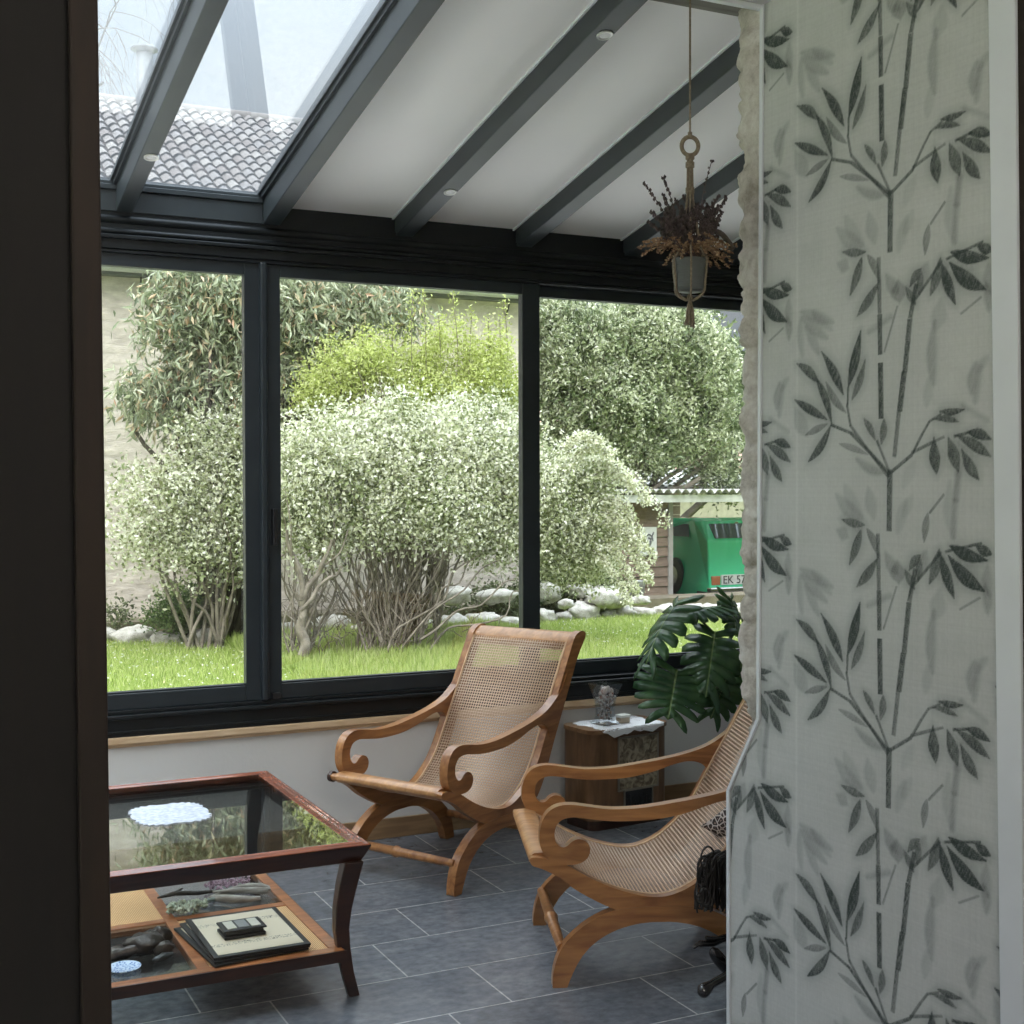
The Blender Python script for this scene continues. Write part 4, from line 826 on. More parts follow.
mleaf((712, 688, 4.78), (690, 684, 4.70), (-.1, -.3, .95), .10, (.0, .02, .40), droop=.3, solid=True)
g = G()
for k, (ex, ey, ez) in enumerate([(-.06, -.03, .22), (-.03, .03, .30), (.03, -.02, .26), (.05, .03, .32)]): g.tube(smooth_curve([(ex*.3, ey*.3, .36), (ex*.8, ey*.8, .36+ez*.5), (ex*1.2, ey, .38+ez)], 5), .009, 8)
g.build('main_stem', pbr('brown_green_stem', (.09, .10, .05), .7, (.05, .05, .03)), mo)

# ------------------------------------------------------------------ leopard cushion in the near chair
m, nt, out = nodes('leopard_print'); L = nt.links.new; p = N(nt, 'ShaderNodeBsdfPrincipled', i_Roughness=.8); tc = N(nt, 'ShaderNodeTexCoord'); v = N(nt, 'ShaderNodeTexVoronoi', i_Scale=52); v.feature = 'DISTANCE_TO_EDGE'; L(tc.outputs['Object'], v.inputs['Vector'])
cr = N(nt, 'ShaderNodeValToRGB'); e = cr.color_ramp.elements; e[0].position = .06; e[0].color = (.62, .55, .50, 1); e[1].position = .12; e[1].color = (.045, .032, .028, 1); k = e.new(.30); k.color = (.05, .035, .03, 1); k = e.new(.36); k.color = (.35, .25, .20, 1); L(v.outputs['Distance'], cr.inputs[0]); L(cr.outputs[0], p.inputs['Base Color']); L(p.outputs[0], out.inputs[0])
def cushion(w, h, d, n=18):
    V = []
    for s in (-1, 1):
        for i in range(n+1):
            for j in range(n+1):
                u, v_ = 2*i/n-1, 2*j/n-1
                puff = max(0, (1-abs(u)**2.6)*(1-abs(v_)**2.6))**.55
                pin = 1-.07*(1-abs(u)**2)*abs(v_)**4; pin2 = 1-.07*(1-abs(v_)**2)*abs(u)**4
                V.append((u*w/2*pin2, s*d/2*puff, v_*h/2*pin))
    F = []; o_ = (n+1)**2
    for i in range(n):
        for j in range(n):
            a_ = i*(n+1)+j; F.append((a_, a_+1, a_+n+2, a_+n+1)); a_ += o_; F.append((a_, a_+n+1, a_+n+2, a_+1))
    return np.array(V), np.array(F)
V, F = cushion(.25, .25, .09); o = fast('leopard_cushion', V, F, m, None, True)
cc = Matrix.Translation(ch2.location) @ Matrix.Rotation(ch2.rotation_euler.z, 4, 'Z')
CL = Matrix.Translation(Vector((.628, .075, .455))) @ Matrix.Rotation(math.radians(4), 4, 'Z') @ Matrix.Rotation(math.radians(32), 4, 'Y') @ Matrix.Rotation(math.radians(40), 4, 'X')
o.matrix_world = cc @ CL
tag(o, 'leopard print cushion leaning in the armchair beside the wallpapered wall', 'cushion')

# ------------------------------------------------------------------ dark floor sculpture beside the chair
M['ebony'] = pbr('polished_black_wood', (.014, .012, .012), .22, (.008, .007, .007), coat=.5)
M['fibre'] = pbr('black_fibre', (.020, .016, .013), .55, (.010, .008, .007), scale=60)
sc = empty('black_sculpture', (2.32, 3.27, 0)); tag(sc, 'black sculpture with a curly fibre bundle and clubbed feet, half hidden by the wallpapered wall', 'sculpture')
def sp(px, py, Y): return at(px, py, Y)-Vector((2.32, 3.27, 0))
g = G()
A_ = [sp(736, 990, 3.20), sp(722, 980, 3.14), sp(708, 988, 3.10), sp(701, 993, 3.08)]
g.tube(smooth_curve([sp(745, 955, 3.20), sp(728, 974, 3.16), sp(712, 984, 3.13), sp(703, 991, 3.12), sp(698, 993, 3.12)], 5), [.011]*6+[.012]*5+[.014, .017, .019, .020, .020]+[.019, .016, .012, .008, .004], 12, cap=True)
g.build('front_foot', M['ebony'], sc)
g = G(); g.tube(smooth_curve([sp(745, 985, 3.26), sp(727, 968, 3.24), sp(716, 955, 3.24), sp(712, 948, 3.24)], 5), [.014]*5+[.020]*5+[.019, .018, .016, .012, .008, .003], 12); g.build('middle_foot', M['ebony'], sc)
g = G(); g.tube(smooth_curve([sp(750, 948, 3.30), sp(728, 938, 3.28), sp(712, 943, 3.28), sp(700, 944, 3.28), sp(693, 948, 3.28)], 5), [.010]*6+[.012]*5+[.010]*5+[.006]*4+[.003], 10); g.tube(smooth_curve([sp(740, 930, 3.3), sp(720, 938, 3.27), sp(706, 938, 3.27)], 5), .007, 8); g.build('rear_foot', M['ebony'], sc)
g = G(); lump(g, *sp(738, 880, 3.24), .075, .07, .075, 4.4, 16, .15, 2.2)
g.tube([sp(748, 900, 3.26), sp(750, 960, 3.26)], .03, 12); g.build('core', M['ebony'], sc)
g = G(); rr = random.Random(12)
for k in range(120):
    a = rr.uniform(0, 1); x0 = 704+36*a; y0 = 852+rr.uniform(-4, 6); Yk = 3.11+rr.uniform(0, .10)
    pts = [sp(x0+8, y0+2, Yk)]
    xx = x0
    for q_ in range(5): xx += rr.uniform(-3.5, 2.5)+(-1 if q_ < 2 else .6); pts.append(sp(xx, y0+8+q_*rr.uniform(10, 12.5), Yk+rr.uniform(-.008, .008)))
    g.tube(smooth_curve(pts, 3), .0030, 5)
for x, y, r_ in ((704, 868, 8), (702, 876, 6), (700, 902, 4.5), (705, 897, 6), (708, 860, 9), (699, 898, 3.5)):
    g.tube([sp(x+r_*math.cos(t)*.8, y+r_*1.5*math.sin(t), 3.12) for t in [i*PI/8 for i in range(17)]], .0032, 6)
g.build('fibre_bundle', M['fibre'], sc)

# ------------------------------------------------------------------ hanging planter
HY = 3.0; hp0 = at(690, 145, HY); hx = hp0.x
def hz(py): return at(689, py, HY).z
hp = empty('hanging_planter', (hx, HY, hz(292))); tag(hp, 'grey ribbed pot of dried flowers hanging on a rope from the beam', 'hanging planter')
Z0 = hz(292)
M['rope'] = pbr('jute_rope', (.24, .19, .13), .85, (.14, .11, .075), scale=150, bump=.001, bscale=200)
g = G(); g.tube([(0, 0, 2.834-Z0), (0, 0, hz(136)-Z0)], .0028, 8); g.tube([(0, 0, hz(137)-Z0), (0, 0, hz(132)-Z0)], .006, 8); g.build('rope', M['rope'], hp)
g = G(); rc = hz(146)-Z0; R_ = .0235
pts = [(R_*math.cos(t)*.9, R_*math.cos(t)*-.35, rc+R_*1.05*math.sin(t)) for t in [i*PI/16 for i in range(33)]]
g.tube(pts, .0058, 10, cap=False); g.build('ring', M['rope'], hp)
g = G()
zt_, zb_ = hz(157)-Z0, hz(258)-Z0
for k in range(6):
    a = k*PI/3; dx, dy = math.cos(a), math.sin(a)
    g.tube(smooth_curve([(dx*.006, dy*.006, zt_+.006), (dx*.008, dy*.008, (zt_*2+zb_)/3), (dx*.012, dy*.012, (zt_+zb_)/2), (dx*.034, dy*.034, zb_+.02), (dx*.050, dy*.050, .086), (dx*.0455, dy*.0455, .03), (dx*.040, dy*.040, -.004), (dx*.01, dy*.01, -.022)], 4), .0032, 6)
for zz in (zt_, zt_-.022, (zt_*2+zb_)/3): g.tube([(0, 0, zz+.008), (0, 0, zz-.006)], .012, 10)
g.build('macrame_cords', M['rope'], hp)
M['grey_pot'] = pbr('grey_ribbed_pot', (.10, .105, .10), .5, (.07, .075, .07))
g = G(); prof = [(.0001, 0), (.032, 0), (.040, .006)]
for k in range(12): z_ = .006+k*.0062; r_ = .0405+.005*k/12; prof += [(r_, z_+.001), (r_+.0014, z_+.003), (r_, z_+.0055)]
prof += [(.047, .083), (.047, .088), (.043, .088), (.042, .07), (.0001, .07)]
g.lathe(prof, n=32); g.build('pot', M['grey_pot'], hp)
g = G(); rr = random.Random(8); zq = -.016
g.tube([(0, 0, zq+.006), (0, 0, zq-.008)], .008, 10)
for k in range(8):
    a = k*PI/4; g.tube(smooth_curve([(0, 0, zq), (math.cos(a)*.008, math.sin(a)*.008, zq-.03), (math.cos(a)*.010, math.sin(a)*.010, zq-.055), (math.cos(a)*(.012+.004*rr.random()), math.sin(a)*.012, zq-.068-.012*rr.random())], 4), [.0022]*12+[.004], 6)
g.build('tassel', M['rope'], hp)
LAV = leafmat('dried_lavender', [(0, (.050, .036, .036)), (.5, (.10, .072, .066)), (1, (.035, .028, .022))], 0, .8)
GR = leafmat('dried_grass', [(0, (.17, .095, .055)), (.4, (.32, .20, .11)), (.7, (.12, .065, .04)), (1, (.46, .33, .19))], .1, .8)
def bud(g, c, s, d):
    u = Vector(d).normalized(); v = u.cross(Vector((.3, .5, .8))).normalized(); w = u.cross(v)
    g.add([c+u*s*1.6, c-u*s*1.6, c+v*s, c-v*s, c+w*s, c-w*s], [(0,2,4),(0,4,3),(0,3,5),(0,5,2),(1,4,2),(1,3,4),(1,5,3),(1,2,5)])
def lavender(tipv, seed, thick=.003, heads=10):
    g = G(); q = random.Random(seed); tipv = Vector(tipv); P0 = Vector((q.uniform(-.02, .02), q.uniform(-.02, .02), .075))
    mid = P0.lerp(tipv, .5)+Vector((q.uniform(-.015, .015), 0, .015)); cv = smooth_curve([P0, mid, tipv], 8); g.tube(cv, .0012, 5)
    for k in range(heads):
        t = 1-.42*k/heads; c = cv[min(int(t*(len(cv)-1)), len(cv)-1)]
        for j in range(3): bud(g, c+Vector((q.uniform(-1, 1), q.uniform(-1, 1), q.uniform(-1, 1)))*.0035, thick*q.uniform(.8, 1.4), (q.uniform(-1, 1), q.uniform(-1, 1), 1.5))
    return g
def tipat(px, py, dy=0): v = at(px, py, HY+dy); return v-Vector((hx, HY, Z0))
tips = [(645, 184), (664, 178), (664, 195), (652, 212), (648, 222), (668, 206), (658, 218), (676, 200), (681, 206), (718, 196), (726, 198), (722, 212), (712, 208), (704, 200), (714, 222), (697, 205), (690, 204), (684, 196), (671, 215), (706, 216), (661, 232), (716, 232), (712, 160)]
for i, (x, y) in enumerate(tips):
    lavender(tipat(x, y, rnd.uniform(-.05, .05)), i, .0032 if (x, y) != (712, 160) else .0026, 10 if (x, y) != (712, 160) else 6).build('lavender_stem', LAV, hp)
for i in range(74):
    q = random.Random(i+40); lavender(tipat(q.uniform(660, 720), q.uniform(204, 240), q.uniform(-.05, .05)), i+100, .0034, 9).build('lavender_stem', LAV, hp)
def grass(tipv, seed, n=60, sc_=.0048):
    g = G(); q = random.Random(seed); tipv = Vector(tipv); P0 = Vector((0, 0, .08)); d = tipv-P0
    cv = smooth_curve([P0, P0+d*.45+Vector((0, 0, .040)), tipv], 10); g.tube(cv, .0010, 5)
    for k in range(n):
        t = .25+.75*k/n; c = cv[min(int(t*(len(cv)-1)), len(cv)-1)]
        bud(g, c+Vector((q.uniform(-1, 1), q.uniform(-1, 1), q.uniform(-1, 1)))*sc_*.9, sc_*q.uniform(.35, .7), d+Vector((q.uniform(-1, 1), q.uniform(-1, 1), q.uniform(-1.5, .5)))*d.length*.8)
    return g
gt = [(638, 249), (641, 255), (650, 246), (643, 243), (656, 252), (664, 246), (733, 262), (730, 268), (724, 260), (720, 268), (734, 254), (726, 250), (716, 256), (704, 262), (712, 266), (672, 252), (680, 246), (700, 250), (692, 244), (738, 246)]
for i, (x, y) in enumerate(gt): grass(tipat(x, y, rnd.uniform(-.07, .07)), i).build('dried_grass_plume', GR, hp)
for i in range(30):
    q = random.Random(i+400); a = q.uniform(0, 6.28); r_ = q.uniform(.05, .12)
    grass((math.cos(a)*r_, math.sin(a)*r_, q.uniform(.08, .14)), i+50, 44, .005).build('dried_grass_plume', GR, hp)
g = G(); cv = smooth_curve([(0, 0, .09), tipat(706, 234), tipat(718, 232), tipat(728, 241), tipat(733, 250)], 6); g.tube(cv, [.003]*6+[.0075]*18+[.003], 8); g.build('seed_head', pbr('dark_seed_head', (.09, .075, .055), .9, (.05, .04, .03), scale=80), hp)

# ================================================================== garden
GZ = -.10
def ground_mat():
    m, nt, out = nodes('lawn_ground'); L = nt.links.new; p = N(nt, 'ShaderNodeBsdfPrincipled', i_Roughness=.95); tc = N(nt, 'ShaderNodeTexCoord')
    nz = N(nt, 'ShaderNodeTexNoise', i_Scale=1.4, i_Detail=8, i_Roughness=.7); L(tc.outputs['Object'], nz.inputs['Vector'])
    cr = N(nt, 'ShaderNodeValToRGB'); e = cr.color_ramp.elements; e[0].position = .35; e[0].color = (.20, .28, .05, 1); e[1].position = .65; e[1].color = (.34, .44, .09, 1); L(nz.outputs[0], cr.inputs[0]); L(cr.outputs[0], p.inputs['Base Color']); L(p.outputs[0], out.inputs[0]); return m
g = G(); g.box(-40, 60, 5.56, 70, GZ-.3, GZ); g.box(-40, -1.8, -30, 5.56, GZ-.3, GZ); g.box(5.0, 60, -30, 5.56, GZ-.3, GZ); g.box(-1.8, 5.0, -30, -3.5, GZ-.3, GZ)
struct(g.build('ground', ground_mat()))
g = G(); g.box(-8, 12, 5.56, 9.3, GZ, GZ+.012); g.box(-9, -1.82, -8, 5.56, GZ, GZ+.012)
struct(g.build('ground_bounce', pbr('pale_bounce_gravel', (.56, .54, .50), .9, (.44, .42, .39), scale=25, bump=.004, bscale=80)))  # unseen pale terrace added to bounce neutral light onto the ceiling
def frame_dirs(rr, n, up=0.0):
    d = rr.normal(size=(n, 3)); d[:, 2] += up; d /= np.linalg.norm(d, axis=1)[:, None]+1e-9
    e = rr.normal(size=(n, 3)); e -= d*(d*e).sum(1)[:, None]; e /= np.linalg.norm(e, axis=1)[:, None]+1e-9
    return d, e
def leaf_quads(P, D, E_, L, Wd, fold=.25):
    """one 4-vert diamond leaf per point; D axis, E side"""
    n = len(P); L = np.asarray(L).reshape(-1, 1)*np.ones((n, 1)); Wd = np.asarray(Wd).reshape(-1, 1)*np.ones((n, 1)); Nn = np.cross(D, E_)
    a = P; b = P+D*L*.45+E_*Wd*.5+Nn*Wd*fold; c = P+D*L; d = P+D*L*.45-E_*Wd*.5+Nn*Wd*fold
    V = np.stack([a, b, c, d], 1).reshape(-1, 3); F = np.arange(4*n).reshape(n, 4)
    return V, F
# grass blades
rr = np.random.default_rng(1)
def lawn(n, x0, x1, y0, y1, h, w, mat, name, keep=None):
    P = np.stack([rr.uniform(x0, x1, n), rr.uniform(y0, y1, n), np.full(n, GZ)], 1)
    if keep is not None: P = P[keep(P)]
    n = len(P); D = np.stack([rr.normal(0, .35, n), rr.normal(0, .35, n), np.ones(n)], 1); D /= np.linalg.norm(D, axis=1)[:, None]
    E_ = np.stack([rr.normal(size=n), rr.normal(size=n), np.zeros(n)], 1); E_ /= np.linalg.norm(E_, axis=1)[:, None]
    return P, D, E_, rr.uniform(.5, 1.3, n)*h, rr.uniform(.7, 1.4, n)*w
def infr(P):
    px = (P[:, 0]*CR.x+P[:, 1]*CR.y)/(P[:, 0]*CF.x+P[:, 1]*CF.y)
    return (px > -.60) & (px < .42)
gm = leafmat('grass_blades', [(0, (.25, .33, .09)), (.4, (.38, .47, .14)), (.75, (.50, .58, .20)), (1, (.58, .60, .32))], .4, .6, .2)
B = lawn(230000, -4, 12, 9.35, 14.2, .075, .010, gm, '', infr); B2 = lawn(60000, 3.2, 6.2, 9.5, 13.6, .16, .012, gm, '', infr)
P, D, E_, Ls, Ws = [np.concatenate([a, b]) for a, b in zip(B, B2)]
V, F = leaf_quads(P, D, E_, Ls, Ws); o = fast('lawn_grass', V, F, gm); tag(o, 'bright green spring lawn between the window and the low border of stones', 'grass', kind='stuff')
P, D, E_, Ls, Ws = lawn(3000, -3, 11, 9.5, 13.8, .03, .022, gm, '', infr); P[:, 2] += .06
D = np.stack([rr.normal(size=len(P)), rr.normal(size=len(P)), .3*np.ones(len(P))], 1); D /= np.linalg.norm(D, axis=1)[:, None]
V, F = leaf_quads(P, D, E_, .022, .022); o = fast('lawn_daisies', V, F, leafmat('daisy_petals', [(0, (.75, .75, .72)), (.8, (.8, .8, .78)), (1, (.7, .6, .2))], .3)); tag(o, 'tiny white daisies scattered over the lawn', 'flowers', kind='stuff')
# ---------------- border stones
M['limestone'] = stone_mat('pale_limestone', (.24, .22, .19), (.45, .43, .385), (.62, .60, .55))
rs = random.Random(21); stones = []
def border_stone(px, pybase, w_px, h_px, lift=0, dY=0):
    Zd = None
    d = ray(px, pybase); t = (GZ-EYE)/d.z; p0 = Vector((0, 0, EYE))+d*t
    Y = max(12.8, min(p0.y, 14.6))+dY; q = at(px, pybase, Y); sc_ = (q-Vector((0, 0, EYE))).dot(CF)/FPX
    g = G(); sx = w_px*sc_/2; sz = h_px*sc_/2; lump(g, 0, 0, 0, sx*1.08, sx*.62+.04, sz*1.12, rs.random()*30, 10, .34, 2.7)
    o = g.build('border_stone', M['limestone']); o.location = (q.x, Y, GZ+sz*.92+lift); o.rotation_euler = (0, rs.uniform(-.15, .15), rs.uniform(-.3, .3)); stones.append(o); return o
left = [(98, 644, 34, 17), (134, 645, 36, 18), (170, 646, 34, 15), (206, 646, 36, 18), (238, 643, 26, 14), (262, 644, 30, 15), (296, 640, 30, 20), (330, 638, 34, 22), (362, 640, 28, 16), (392, 638, 34, 18), (424, 634, 32, 16)]
right = [(453, 633, 26, 18), (482, 629, 34, 16), (512, 627, 34, 10), (545, 624, 22, 14), (566, 622, 18, 10), (584, 621, 34, 18), (606, 619, 22, 10), (622, 618, 24, 12), (644, 617, 24, 9), (664, 616, 26, 11), (690, 616, 28, 12), (716, 616, 28, 12), (744, 616, 30, 13)]
for s in left+right: border_stone(*s)
for s in ((455, 616, 30, 16, .30), (497, 613, 36, 12, .28), (548, 609, 24, 17, .26), (578, 607, 30, 13, .28), (606, 607, 42, 19, .16), (566, 612, 14, 8, .2), (640, 608, 20, 8, .2)): border_stone(s[0], s[1]+14, s[2], s[3], s[4], .15)
def gap_stone(): pass
for i, o in enumerate(stones):
    tag(o, 'pale rough limestone in the low dry stone border along the far edge of the lawn', 'stone', 'limestones of the garden border')
g = G(); g.box(-6, 15, 14.5, 15.0, GZ, GZ+.18); struct(g.build('ground_bed', pbr('bed_soil', (.20, .17, .12), .95, (.12, .10, .07), scale=6)))
# ---------------- neighbour's house
def render_mat():
    m, nt, out = nodes('pale_rubble_render'); L = nt.links.new; p = N(nt, 'ShaderNodeBsdfPrincipled', i_Roughness=.95); tc = N(nt, 'ShaderNodeTexCoord')
    mp = N(nt, 'ShaderNodeMapping'); mp.inputs['Scale'].default_value = (1, 1, 2.2); L(tc.outputs['Object'], mp.inputs[0])
    n1 = N(nt, 'ShaderNodeTexNoise', i_Scale=3.2, i_Detail=9, i_Roughness=.75); L(mp.outputs[0], n1.inputs['Vector'])
    n2 = N(nt, 'ShaderNodeTexVoronoi', i_Scale=7); L(mp.outputs[0], n2.inputs['Vector'])
    cr = N(nt, 'ShaderNodeValToRGB'); e = cr.color_ramp.elements; e[0].position = .33; e[0].color = (.52, .46, .41, 1); e[1].position = .62; e[1].color = (.76, .68, .60, 1)
    ad = N(nt, 'ShaderNodeMath', operation='MULTIPLY_ADD'); L(n2.outputs['Distance'], ad.inputs[0]); ad.inputs[1].default_value = -.18; L(n1.outputs[0], ad.inputs[2]); ad2 = N(nt, 'ShaderNodeMath', operation='ADD'); ad2.inputs[1].default_value = .08; L(ad.outputs[0], ad2.inputs[0]); L(ad2.outputs[0], cr.inputs[0])
    L(cr.outputs[0], p.inputs['Base Color']); b = N(nt, 'ShaderNodeBump', i_Strength=1, i_Distance=.03); L(ad2.outputs[0], b.inputs['Height']); L(b.outputs[0], p.inputs['Normal']); L(p.outputs[0], out.inputs[0]); return m
ho = empty('neighbour_house', (3, 15, GZ)); tag(ho, 'long neighbouring house with pale rubble wall and tiled roof behind the shrubs', 'house')
g = G(); g.box(-9, 4.50, 0, 11.8, 0, 3.95-GZ+.04); g.build('wall', render_mat(), ho)
M['zinc'] = pbr('pale_zinc', (.55, .56, .57), .35, (.48, .49, .50), metal=.3)
g = G(); g.tube([(-9, -.20, 3.93-GZ), (4.62, -.20, 3.93-GZ)], .065, 10); g.build('gutter', M['zinc'], ho)
for k, x in enumerate([-3, -1.2, -.3, .6, 2.4, 4.2]):
    g = G(); g.tube([(x, -.16, 3.90-GZ), (x, -.02, 3.68-GZ)], .012, 6); g.build('gutter_bracket', M['black'], ho)
g = G(); g.box(-9, 4.6, -.16, 0, 3.84-GZ, 3.90-GZ); g.build('soffit_shade_board', pbr('soffit_shade_grey', (.14, .145, .15), .7), ho)  # dark board stands in for the soffit shade under the gutter
rm = leafmat('roof_tiles', [(0, (.20, .165, .15)), (.35, (.27, .235, .215)), (.7, (.235, .21, .20)), (1, (.32, .285, .255))], 0, .9, .2)
def tile_roof(x0, x1, ya, za, yb, zb, tw=.175, tl=.31):
    Ls = math.hypot(yb-ya, zb-za); nr = int(Ls/tl); nc = int((x1-x0)/tw); V = []; F = []; k8 = 6
    ny_, nz_ = -(zb-za)/Ls, (yb-ya)/Ls
    q = np.random.default_rng(4)
    for r_ in range(nr+1):
        for c_ in range(nc):
            xo = x0+c_*tw+q.normal(0, .006); jit = q.normal(0, .012); b = len(V)
            for e_ in (0, 1):
                s = (r_*tl-.05*(1-e_)+jit) if e_ == 0 else (r_*tl+tl+.02+jit)
                for k in range(k8+1):
                    a_ = k/k8; h = .055*math.sin(PI*a_)+(.035 if e_ == 0 else 0)-.0
                    wsc = 1.0 if e_ == 0 else .85; x = xo+tw*(.5+(a_-.5)*wsc)
                    V.append((x, ya+(yb-ya)*s/Ls+ny_*h, za+(zb-za)*s/Ls+nz_*h))
            for k in range(k8): F.append((b+k, b+k+1, b+k8+1+k+1, b+k8+1+k))
    return np.array(V), np.array(F)
V, F = tile_roof(-5.5, 4.65, -.22, 3.95-GZ, 5.9, 7.42-GZ); fast('tiled_roof', V, F, rm, ho, False)
g = G(); g.add([(-9, -.2, 3.93-GZ), (4.6, -.2, 3.93-GZ), (4.6, 5.9, 7.38-GZ), (-9, 5.9, 7.38-GZ), (4.6, 11.9, 3.93-GZ), (-9, 11.9, 3.93-GZ), (-9, -.2, 3.9-GZ), (4.6, -.2, 3.9-GZ), (4.6, 11.9, 3.9-GZ), (-9, 11.9, 3.9-GZ)], [(0, 1, 2, 3), (3, 2, 4, 5), (9, 8, 7, 6), (1, 7, 8, 4, 2), (0, 3, 5, 9, 6), (0, 6, 7, 1), (4, 8, 9, 5)]); g.build('roof_deck', pbr('roof_deck', (.22, .17, .15), .9), ho)
g = G()
for k in range(31): x = -5.5+k*.32; g.tube([(x, 5.9, 7.42-GZ), (x+.34, 5.9, 7.44-GZ)], [.11, .095], 10)
g.build('ridge_tiles', rm, ho)
ch = at(146, 90, 20.6)-Vector((3, 15, GZ)); g = G(); g.lathe([(.13, -.6), (.13, .70), (.11, .72)], (ch.x, 5.7, 7.45-GZ), 20); fl = g.build('chimney_flue', pbr('pale_metal_flue', (.20, .20, .21), .5, metal=.2), ho)
g = G(); g.lathe([(.0001, .86), (.19, .80), (.21, .765), (.17, .75), (.0001, .75)], (ch.x, 5.7, 7.45-GZ), 20)
for k in range(4): a_ = k*PI/2; g.tube([(ch.x+.11*math.cos(a_), 5.7+.11*math.sin(a_), 7.45-GZ+.68), (ch.x+.11*math.cos(a_), 5.7+.11*math.sin(a_), 7.45-GZ+.78)], .012, 6)
g.build('flue_cap', MATS['pale_metal_flue'], fl)
# rear house with pinkish roof seen through the tree
h2 = empty('distant_house', (14, 27, GZ)); tag(h2, 'distant house with a pinkish tiled roof glimpsed through the branches above the shed', 'house')
g = G(); g.box(-3.5, 6, 0, 6, 0, 1.9); g.build('wall', pbr('cream_wall', (.55, .50, .44), .9), h2)
V, F = tile_roof(-3.9, 6.4, -.3, 1.85, 3.2, 3.5, .24, .4); fast('tiled_roof', V, F, leafmat('pink_tiles', [(0, (.42, .24, .19)), (.5, (.55, .34, .28)), (1, (.62, .42, .36))], 0, .9, .2), h2)
g = G(); g.add([(-3.9, -.3, 1.84), (6.4, -.3, 1.84), (6.4, 3.2, 3.46), (-3.9, 3.2, 3.46), (6.4, 6.7, 1.84), (-3.9, 6.7, 1.84)], [(0, 1, 2, 3), (3, 2, 4, 5), (5, 4, 1, 0)]); g.build('roof_deck', MATS['roof_deck'], h2)
# ---------------- wooden shed / carport
SY = 15.3
s0_ = at(606, 605, SY); s1_ = at(668, 605, SY); topz = at(668, 497, SY).z
sd_ = empty('wooden_shed', (s0_.x, SY, GZ)); tag(sd_, 'weathered brown plank shed with pale roof edge and open bay behind the bushes', 'shed')
wS = s1_.x-s0_.x; H_ = topz-GZ
M['planks'] = wood('weathered_brown_planks', (.23, .165, .125), (.12, .085, .065), .85, coat=0)
g = G(); nb = 11
for k in range(nb): z0 = k*H_/nb; g.hexa([(0, 0, z0), (wS, 0, z0), (wS, .05, z0), (0, .05, z0)], [(0, .016, z0+H_/nb-.006), (wS, .016, z0+H_/nb-.006), (wS, .05, z0+H_/nb-.006), (0, .05, z0+H_/nb-.006)])
g.build('plank_wall', M['planks'], sd_)
g = G(); g.box(wS, wS+.07, -.02, .06, 0, H_); g.build('corner_post', pbr('grey_post', (.30, .28, .27), .8), sd_)
g = G(); g.box(wS+3.1, wS+3.2, -.02, .08, 0, H_); g.build('bay_post', MATS['grey_post'], sd_)
g = G(); V, F = tile_roof(-.3, wS+3.6, -.25, H_+.02, 5.2, H_+.42, .13, .5); fast('corrugated_roof', V, F, pbr('pale_roof_sheet', (.60, .60, .58), .8, (.48, .47, .45)), sd_)
g = G(); g.box(-.3, wS+3.6, -.24, -.20, H_-.07, H_+.03); g.build('fascia', pbr('pale_fascia', (.58, .58, .56), .7), sd_)
g = G()
for k in range(nb): z0 = k*H_/nb; g.box(wS, wS+3.4, 4.9, 4.96, z0*1.2, (z0+H_/nb)*1.2-.01)
g.box(-.0, .05, .05, 4.9, 0, H_); g.build('rear_planks', M['planks'], sd_)
g = G(); g.box(0, wS+3.4, .06, 5.0, 0, .02); g.build('bay_floor', pbr('dark_earth_floor', (.09, .08, .07), .9), sd_)
g = G(); c_ = at(648, 541, SY-.02); cx = c_.x; g.box(-.13, .13, -.012, .0, -.19, .19); fr_ = g.build('picture_sign', pbr('white_sign_board', (.62, .62, .60), .6)); fr_.location = (cx, SY-.02, c_.z)
g = G(); g.tube([(.07*math.cos(t)*(1-t/14), -.014, .10*math.sin(t)*(1-t/14)) for t in [i*.3 for i in range(28)]], .010, 6); g.tube([(-.08, -.014, -.12), (.02, -.014, -.02), (.08, -.014, .12)], .010, 6); g.build('drawing', pbr('dark_grey_drawing', (.12, .12, .13), .7), fr_)
tag(fr_, 'small white sign with a dark curved drawing fixed to the shed planks', 'sign')
# ---------------- green car
CY = 15.95
cb = at(709, 600, CY); car = empty('green_car', (cb.x, CY, GZ)); tag(car, 'bright green car parked in the open bay, seen from behind through the right window', 'car')
GRN = pbr('green_car_paint', (.07, .60, .30), .25, (.065, .58, .29), coat=.6); 
def yz(p, t): return (t, p[0], p[1])
CWd = 1.62
bz = lambda py: at(709, py, CY).z-GZ
zb0, zbump, zbelt, ztop = bz(600), bz(586), bz(541), bz(519)
g = G(); prof = [(0, zb0+.02), (-.02, zbump), (.0, bz(572)), (.05, zbelt), (.42, ztop-.04), (.62, ztop), (2.0, ztop-.02), (2.6, zbelt+.02), (3.5, zbelt-.12), (3.7, bz(575)), (3.7, zb0+.02)]
vs = []; n_ = len(prof)
for x, ins in ((0, 0), (CWd, 0)):
    for (y, z) in prof:
        taper = .16*max(0, (z-zbelt)/(ztop-zbelt)); vs.append((x+(taper if x == 0 else -taper), y, z))
g.add(vs, [tuple(range(n_)), tuple(range(n_, 2*n_))[::-1]]+[((i+1) % n_, i, n_+i, n_+(i+1) % n_) for i in range(n_)]); g.build('body', GRN, car, bevel=.03, seg=3)
g = G(); 
def onface(x, z0_, z1_, off=.012):
    f = lambda z: .05+(z-zbelt)/(ztop-.04-zbelt)*.37
    return f
f = onface(0, 0, 0); za_, zb_2 = zbelt+.03, ztop-.08
